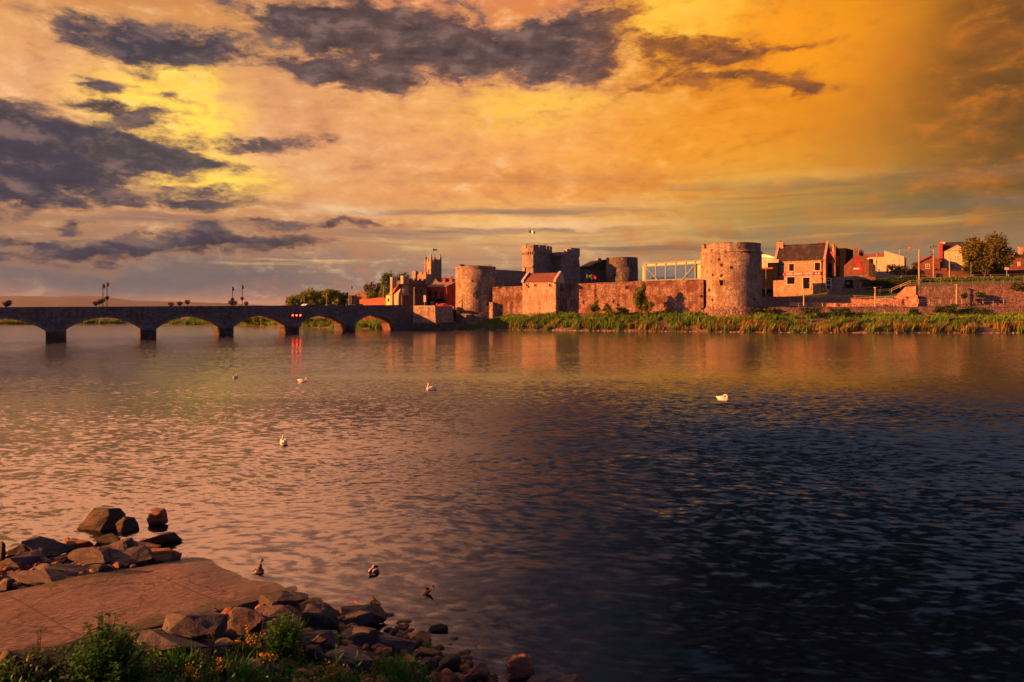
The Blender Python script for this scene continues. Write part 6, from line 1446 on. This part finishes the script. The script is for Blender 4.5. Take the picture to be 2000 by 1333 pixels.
def shore_rubble():
    rn = random.Random(3); mb = MB()
    for _ in range(900):
        if rn.random() < .62: p = hit(rn.uniform(440, 1120), rn.uniform(1190, 1345))
        else: p = hit(rn.uniform(-20, 350), rn.uniform(1080, 1170))
        t, v = ramp_tv(p.x, p.y)
        if -.15 < v < RWID + .25 and t > -1: continue
        z = groundz(p.x, p.y)
        if z < -.8: continue
        w = rn.uniform(.03, .13); i = len(mb.v); mb.lathe([(w * .7, z - .05), (w, z + w * .25), (w * .85, z + w * .6), (w * .35, z + w * .85)], 6, (p.x, p.y), a0=rn.random() * 3)
        sq = rn.uniform(.55, 1.0); a = rn.random() * 3.14; ca, sa = math.cos(a), math.sin(a)
        for k in range(i, len(mb.v)):
            x, y, zz = mb.v[k]; dx, dy = x - p.x, y - p.y; u = dx * ca + dy * sa; q = (-dx * sa + dy * ca) * sq; j = rn.uniform(.85, 1.15); mb.v[k] = (p.x + (u * ca - q * sa) * j, p.y + (u * sa + q * ca) * j, zz)
    tag(mb.build('shore_rubble', M['rock_red']), 'small reddish rubble between the near boulders and in the shallows', 'stones', None, 'stuff')
shore_rubble()
def sunk_stones():
    rn = random.Random(9); mb = MB()
    for _ in range(260):
        p = G(rn.uniform(620, 1080), rn.uniform(1120, 1340), -.1); z = groundz(p.x, p.y); t, v = ramp_tv(p.x, p.y)
        if z > -.02 or v < RWID + .3: continue
        w = rn.uniform(.06, .22); zt = min(-.04, z + w * .7); mb.lathe([(w * .9, z - .1), (w, z + w * .2), (w * .7, (z + zt) / 2), (w * .3, zt)], 7, (p.x, p.y), a0=rn.random(), jit=.02)
    tag(mb.build('submerged_stones', M['sunk']), 'reddish stones lying under the shallow water off the near shore', 'stones', None, 'stuff')
sunk_stones()
# driftwood
def driftwood(label, pts, rads, twigs, mat='rock_dark'):
    P3 = [G(a, b, z) for a, b, z in pts]; o = P3[0].copy(); o.z = 0; t = thing('driftwood', label, 'driftwood', o); mb = MB().tube([p - o for p in P3], rads, 8); mb.build('stem', M[mat], t)
    for tw in twigs: MB().tube([G(a, b, z) - o for a, b, z in tw], [.03, .012], 5).build('twig', M[mat], t)
    return t
driftwood('dark broken branch sticking out of the shallow water below the right duck', [(829, 1161, .0), (838, 1152, .08), (846, 1145, .20)], [.05, .045, .02], [[(836, 1153, .06), (832, 1148, .16)], [(840, 1150, .12), (848, 1149, .18)]])

# ------------------------------------------------------------------ plants of the near shore
def stem_plant(name, label, px, py, H, spread, nst, mat, seed, leafl=.07, leafw=.018, dens=42, cat='plant', group='plants on the near shore', flowers=0, lean=(0, 0), fm='ragwort', zoff=0.0, base=None):
    rn = random.Random(seed); p0 = base or hit(px, py); t = thing(name, label, cat, p0, 0, group); sm_, lm, fm_ = MB(), MB(), MB()
    for k in range(nst):
        a = rn.uniform(0, 6.283); q = rn.random() ** .6 * spread; b = Vector((math.cos(a) * q * .35, math.sin(a) * q * .35, -.1)); h = H * (1 - .45 * (q / max(spread, .01)) ** 1.5) * rn.uniform(.72, 1.05)
        e = Vector((math.cos(a) * q + lean[0], math.sin(a) * q + lean[1], h)); m = b.lerp(e, .5) + Vector((-math.cos(a) * q * .15, -math.sin(a) * q * .15, h * .06))
        sm_.tube([b, m, e], [.007, .005, .002], 4)
        for i in range(dens):
            u = rn.uniform(.18, 1.0); c = (b.lerp(m, u * 2) if u < .5 else m.lerp(e, u * 2 - 1)); an = rn.uniform(0, 6.283); dv = Vector((math.cos(an), math.sin(an), rn.uniform(.05, .85))).normalized(); L_ = leafl * rn.uniform(.6, 1.25) * (1.15 - .4 * u)
            sd = dv.cross(Vector((0, 0, 1))).normalized() * leafw * rn.uniform(.7, 1.2); tip = c + dv * L_ + Vector((0, 0, -L_ * .2)); md = c + dv * L_ * .5
            j = len(lm.v); lm.v += [tuple(c), tuple(md + sd), tuple(tip), tuple(md - sd)]; lm.f.append((j, j + 1, j + 2, j + 3))
        if k < flowers:
            fm_ = MB()
            for _ in range(rn.randint(4, 8)):
                c = e + Vector((rn.gauss(0, .04), rn.gauss(0, .04), rn.uniform(0, .03))); r = rn.uniform(.009, .014); j = len(fm_.v)
                fm_.lathe([(r * .4, c.z - r), (r, c.z), (r * .4, c.z + r * .5)], 6, (c.x, c.y)); fm_.tube([e + Vector((0, 0, -.06)), c], .003, 3)
            fm_.build('flower_head', M[fm], t)
    sm_.build('stems', M['weed_d'], t); lm.build('leaves', M[mat], t)
    return t
stem_plant('willowherb_bush', 'tall bushy leafy green plant at the lower left, in front of the slipway', 205, 1372, .86, .36, 90, 'weed', 201, .075, .017, 46)
stem_plant('willowherb_bush', 'dark lower shoots at the left side of the bushy plant', 150, 1350, .45, .30, 26, 'weed_d', 202, .07, .018, 30)
stem_plant('willowherb_bush', 'spiky green shoots at the right side of the bushy plant', 246, 1345, .60, .20, 22, 'weed', 203, .08, .015, 34)
stem_plant('leafy_plant', 'round leafy plant with bright grass on its top, between square and peaked boulders', 552, 1288, .62, .30, 60, 'weed', 204, .06, .022, 42)
stem_plant('leafy_plant', 'low dark plant at the lower left corner below the rounded boulder', 70, 1335, .34, .30, 24, 'weed_d', 205, .07, .028, 22)
stem_plant('leafy_plant', 'low plant in the gap between the striped and faceted boulders', 660, 1262, .22, .12, 14, 'weed', 206, .06, .02, 18)
stem_plant('leafy_plant', 'green weed clump at the shore beside the bright orange boulder', 838, 1272, .16, .12, 12, 'weed', 207, .07, .016, 16)
for i, (px, py, H, fl, lab) in enumerate(((488, 1290, .42, 7, 'yellow flowered plant below the peaked boulder'), (520, 1330, .32, 5, 'orange flowered plant on the brown boulder'), (652, 1345, .30, 6, 'orange flowered plant at the bottom, left of the big flat boulder'), (440, 1345, .34, 5, 'sparse yellow flowered plant at the bottom edge, left of centre'), (375, 1350, .30, 4, 'yellow flowered weed at the bottom edge near the bushy plant'))):
    stem_plant('ragwort_plant', lab, px, py, H, .18, 18, 'weed', 220 + i, .055, .014, 24, 'flower', 'ragwort plants on the near shore', fl)
for i, (px, py, H, lab) in enumerate(((415, 1290, .50, 'dark dry seed stalk in front of the domed boulder'), (322, 1268, .30, 'tiny dry seed stalk on the long slab'), (74, 1300, .42, 'dark dry seed stalk above the rounded boulder at the left'), (300, 1340, .34, 'brown dry stalk right of the bushy plant'))):
    stem_plant('dry_stalk', lab, px, py, H, .05, 3, 'seed', 240 + i, .035, .012, 26, 'plant', 'dry stalks on the near shore')
def broad_stalk(label, px, py, H, seed):
    rn = random.Random(seed); p0 = hit(px, py); t = thing('broad_leaf_stalk', label, 'plant', p0, 0, 'young stalks among the weeds'); MB().tube([(0, 0, -.05), (.02, 0, H * .5), (0, .0, H)], [.010, .008, .004], 5).build('stem', M['weed'], t)
    for k in range(7):
        u = .35 + .1 * k; c = Vector((0.01, 0, H * u)); a = k * 2.4 + rn.uniform(-.3, .3); dv = Vector((math.cos(a), math.sin(a), .75)).normalized(); L_ = .15 * rn.uniform(.7, 1.2); sd = dv.cross(Vector((0, 0, 1))).normalized() * .016
        m = MB(); m.face(c, c + dv * L_ * .45 + sd, c + dv * L_ + Vector((0, 0, -.02)), c + dv * L_ * .45 - sd); m.build('leaf', M['weed'], t)
    return t
broad_stalk('single broad leaved stalk before the left part of the big flat boulder', 656, 1345, .50, 1); broad_stalk('single broad leaved stalk before the right part of the big flat boulder', 695, 1348, .42, 2)
def grass_tuft(label, px, py, H, n, seed, spread=.14):
    rn = random.Random(seed); p0 = hit(px, py); t = thing('grass_tuft', label, 'grass tuft', p0, 0, 'grass tufts between the boulders'); mb = MB()
    for _ in range(n): mb.blade((rn.gauss(0, spread), rn.gauss(0, spread), -.05), H * rn.uniform(.5, 1.1), .006, (rn.gauss(0, .25), rn.gauss(0, .2)), rn)
    mb.build('blades', M['weed'], t); return t
grass_tuft('thick grass tuft at the bottom right of the big flat boulder', 775, 1338, .42, 260, 1, .13); grass_tuft('fresh bright grass on the crown of the round leafy plant', 566, 1275, .50, 150, 2, .07); grass_tuft('small tuft at the bottom edge between the grey and orange brown stones', 838, 1340, .2, 90, 3, .08); grass_tuft('loose grass tuft left of the orange flowers', 470, 1345, .4, 150, 4, .15); grass_tuft('thin grass tuft below the long slab', 350, 1320, .35, 130, 5, .16)
def ground_weeds():
    rn = random.Random(77); mb, gm = MB(), MB()
    for _ in range(900):
        px = rn.uniform(-40, 830); top = 1318 if px < 120 else 1296 if px < 480 else 1285 if px < 620 else 1305; py = top + 110 * rn.random()
        if 100 < px < 480 and py < 1280: continue
        p = hit(px, py); R_ = rn.uniform(.06, .16); H = rn.uniform(.05, .18)
        for _ in range(16):
            c = p + Vector((rn.gauss(0, R_), rn.gauss(0, R_), rn.uniform(.0, H))); mb.leaf(c, rn.uniform(.018, .034), 2.4, .5, rn)
        for _ in range(5): gm.blade(p + Vector((rn.gauss(0, R_), rn.gauss(0, R_), -.02)), rn.uniform(.08, .24), .004, (rn.gauss(0, .25), rn.gauss(0, .2)), rn)
    tag(mb.build('ground_weeds', M['weed']), 'low leafy weeds filling the gaps between the near boulders', 'weeds', None, 'stuff'); tag(gm.build('shore_grass', M['weed_d']), 'thin grass blades among the near weeds', 'grass', None, 'stuff')
ground_weeds()

# ------------------------------------------------------------------ swans and ducks
def fuse(mb, voxel, name, mat, root):
    me = bpy.data.meshes.new('tmp'); me.from_pydata(mb.v, [], mb.f); bm = bmesh.new(); bm.from_mesh(me); bmesh.ops.recalc_face_normals(bm, faces=bm.faces); bm.to_mesh(me); bm.free()
    o = bpy.data.objects.new('tmp', me); COL.objects.link(o); m = o.modifiers.new('r', 'REMESH'); m.mode = 'VOXEL'; m.voxel_size = voxel; s_ = o.modifiers.new('s', 'SMOOTH'); s_.iterations = 3; s_.factor = .5
    dg = bpy.context.evaluated_depsgraph_get(); me2 = bpy.data.meshes.new_from_object(o.evaluated_get(dg)); bpy.data.objects.remove(o)
    me2.materials.clear(); me2.materials.append(mat); me2.polygons.foreach_set('use_smooth', [True] * len(me2.polygons)); me2.name = name
    r = bpy.data.objects.new(name, me2); COL.objects.link(r); r.parent = root; return r
def ell(mb, c, r, n=16, rot=None):
    rs = []
    for i in range(1, n):
        a = math.pi * i / n; rs.append([Vector((r[0] * math.cos(a), r[1] * math.sin(a) * math.cos(2 * math.pi * k / n), r[2] * math.sin(a) * math.sin(2 * math.pi * k / n))) for k in range(n)])
    rs = [[(rot @ v if rot else v) + Vector(c) for v in q] for q in rs]; return mb.rings(rs)
def swan(label, px, py, rz, neck, scale=1.0):
    """neck: list of points for the neck, last one is the head"""
    t = thing('swan', label, 'swan', G(px, py, 0), rz, 'swans on the river'); t.scale = (scale,) * 3; mb = MB()
    ell(mb, (0, 0, .10), (.44, .22, .20)); ell(mb, (-.10, .10, .18), (.36, .12, .17)); ell(mb, (-.10, -.10, .18), (.36, .12, .17)); ell(mb, (.26, 0, .12), (.22, .17, .18))
    mb.tube([(-.30, 0, .20), (-.46, 0, .24), (-.58, 0, .27)], [.13, .08, .015], 10)
    mb.tube([(.30, 0, .14)] + neck, [.10] + [.062 - .022 * k / len(neck) for k in range(len(neck))], 10)
    h = Vector(neck[-1]); f = (h - Vector(neck[-2])); f.z = min(f.z, 0) - .02; f.normalize() if f.length > 1e-3 else None
    hd = Vector((f.x, f.y, -.25)).normalized() if abs(f.x) + abs(f.y) > .05 else Vector((1, 0, -.25)).normalized()
    ell(mb, h + hd * .03, (.075, .045, .048), 12, hd.to_track_quat('X', 'Z').to_matrix())
    fuse(mb, .02, 'body', M['feather'], t)
    b = MB(); b.tube([h + hd * .08, h + hd * .13, h + hd * .19], [.028, .022, .008], 8); b.build('bill', M['beak'], t); k_ = MB(); ell(k_, h + hd * .095 + Vector((0, 0, .03)), (.02, .016, .016), 8); k_.build('bill_knob', M['black'], t)
    return t
up = [(.36, 0, .30), (.30, 0, .46), (.29, 0, .62), (.36, 0, .74), (.44, 0, .76)]
swan('white swan with raised neck swimming left, in front of the left round tower reflection', 843, 762, R(205), up, .75)
curl = [(.36, 0, .32), (.28, 0, .46), (.12, .03, .44), (.02, .06, .34), (.06, .10, .25)]
swan('bright sunlit swan resting with tucked neck in the big tower reflection, farthest right', 1412, 782, R(-25), curl, .72)
swan('white swan seen from behind with its head tucked, nearest of the swans', 554, 868, R(110), curl, .66)
down = [(.40, 0, .30), (.40, 0, .46), (.50, 0, .50), (.58, 0, .40), (.60, 0, .26)]
swan('greyish swan swimming right with an arched neck, under the red light streak', 590, 746.5, R(-4), down, .64)
swan('small far swan with neck arched over its back, farthest left', 460, 739, R(75), [(.34, 0, .32), (.30, 0, .46), (.36, .02, .54), (.44, .03, .46), (.46, .03, .34)], .58)
md, T = new_mat('duck_plumage'); co = T.n('TexCoord', out=3); st = T.noise(T.v('MULTIPLY', co, (5, 14, 9)), 2.0, 4, .6); xx = T.n('SeparateXYZ', {0: co}, out=0)
cl = T.mix(T.sm(st, .42, .55), C4((.018, .014, .013)), C4((.10, .07, .05))); cl = T.mix(T.sm(st, .58, .62, 0, .9), cl, C4((.55, .48, .40)))
finish(T, cl, .7, None, .3); M['duck'] = md
md, T = new_mat('drake_plumage'); co = T.n('TexCoord', out=3); sp_ = T.n('SeparateXYZ', {0: co}, out=1); wv = T.m('ABSOLUTE', sp_); st = T.noise(T.v('MULTIPLY', co, (3, 9, 6)), 2.0, 3, .6)
cl = T.mix(T.sm(T.m('ADD', wv, T.m('MULTIPLY', st, .06)), .088, .096), C4((.025, .02, .02)), C4((.62, .52, .42))); cl = T.mix(T.sm(T.m('ADD', wv, T.m('MULTIPLY', st, .06)), .128, .136), cl, C4((.05, .04, .04)))
finish(T, cl, .7, None, .3); M['drake'] = md
def duck(label, px, py, rz, upright, mat):
    t = thing('duck', label, 'duck', G(px, py, 0.0), rz, 'ducks in the shallows'); mb = MB(); t.scale = (.62,) * 3
    if upright:
        ell(mb, (0, 0, .06), (.15, .115, .09)); mb.tube([(-.02, 0, .04), (.0, 0, .16), (.02, .0, .27), (.05, 0, .36)], [.10, .085, .058, .034], 12); mb.tube([(.04, 0, .34), (.07, 0, .41), (.11, 0, .425)], [.034, .034, .02], 10); ell(mb, (.085, 0, .42), (.045, .034, .036), 12); mb.tube([(-.08, 0, .08), (-.2, 0, .10), (-.25, 0, .09)], [.07, .04, .01], 8)
        hb, hd = Vector((.115, 0, .41)), Vector((.55, 0, -.85)).normalized()
    else:
        ell(mb, (0, 0, .07), (.22, .135, .12)); ell(mb, (-.04, .07, .11), (.17, .06, .08)); ell(mb, (-.04, -.07, .11), (.17, .06, .08)); mb.tube([(-.15, 0, .10), (-.25, 0, .13), (-.31, 0, .12)], [.08, .045, .01], 8); mb.tube([(.12, 0, .12), (.15, .03, .20), (.10, .07, .22)], [.07, .05, .04], 10); ell(mb, (.08, .09, .215), (.055, .04, .042), 12)
        hb, hd = Vector((.045, .12, .20)), Vector((-.8, .5, -.2)).normalized()
    fuse(mb, .012, 'body', M[mat], t); MB().tube([hb, hb + hd * .03, hb + hd * .06], [.018, .016, .006], 8).build('bill', M['beak'], t)
    return t
duck('dark duck standing upright with stretched neck at the end of the slipway', 507, 1119, R(8), True, 'duck')
duck('striped duck resting with its head turned back, right of the upright duck', 731, 1121, R(62), False, 'drake')

# ------------------------------------------------------------------ evening haze
hz = MB().box((-9200, -500, -3.6), (9200, 9200, 92)).build('haze', None or M['water']); hz.data.materials.clear()
hm = bpy.data.materials.new('evening_haze'); hm.use_nodes = True; T = NT(hm.node_tree)
vol = T.n('VolumePrincipled', {'Color': (.50, .62, 1.0, 1), 'Density': .000035, 'Anisotropy': .2}); o_ = T.t.nodes.new('ShaderNodeOutputMaterial'); T.t.links.new(vol, o_.inputs['Volume'])
hz.data.materials.append(hm); hz['kind'] = 'stuff'; hz['label'] = 'thin evening haze over the river and far hills'; hz['category'] = 'haze'
scene.cycles.volume_bounces = 0
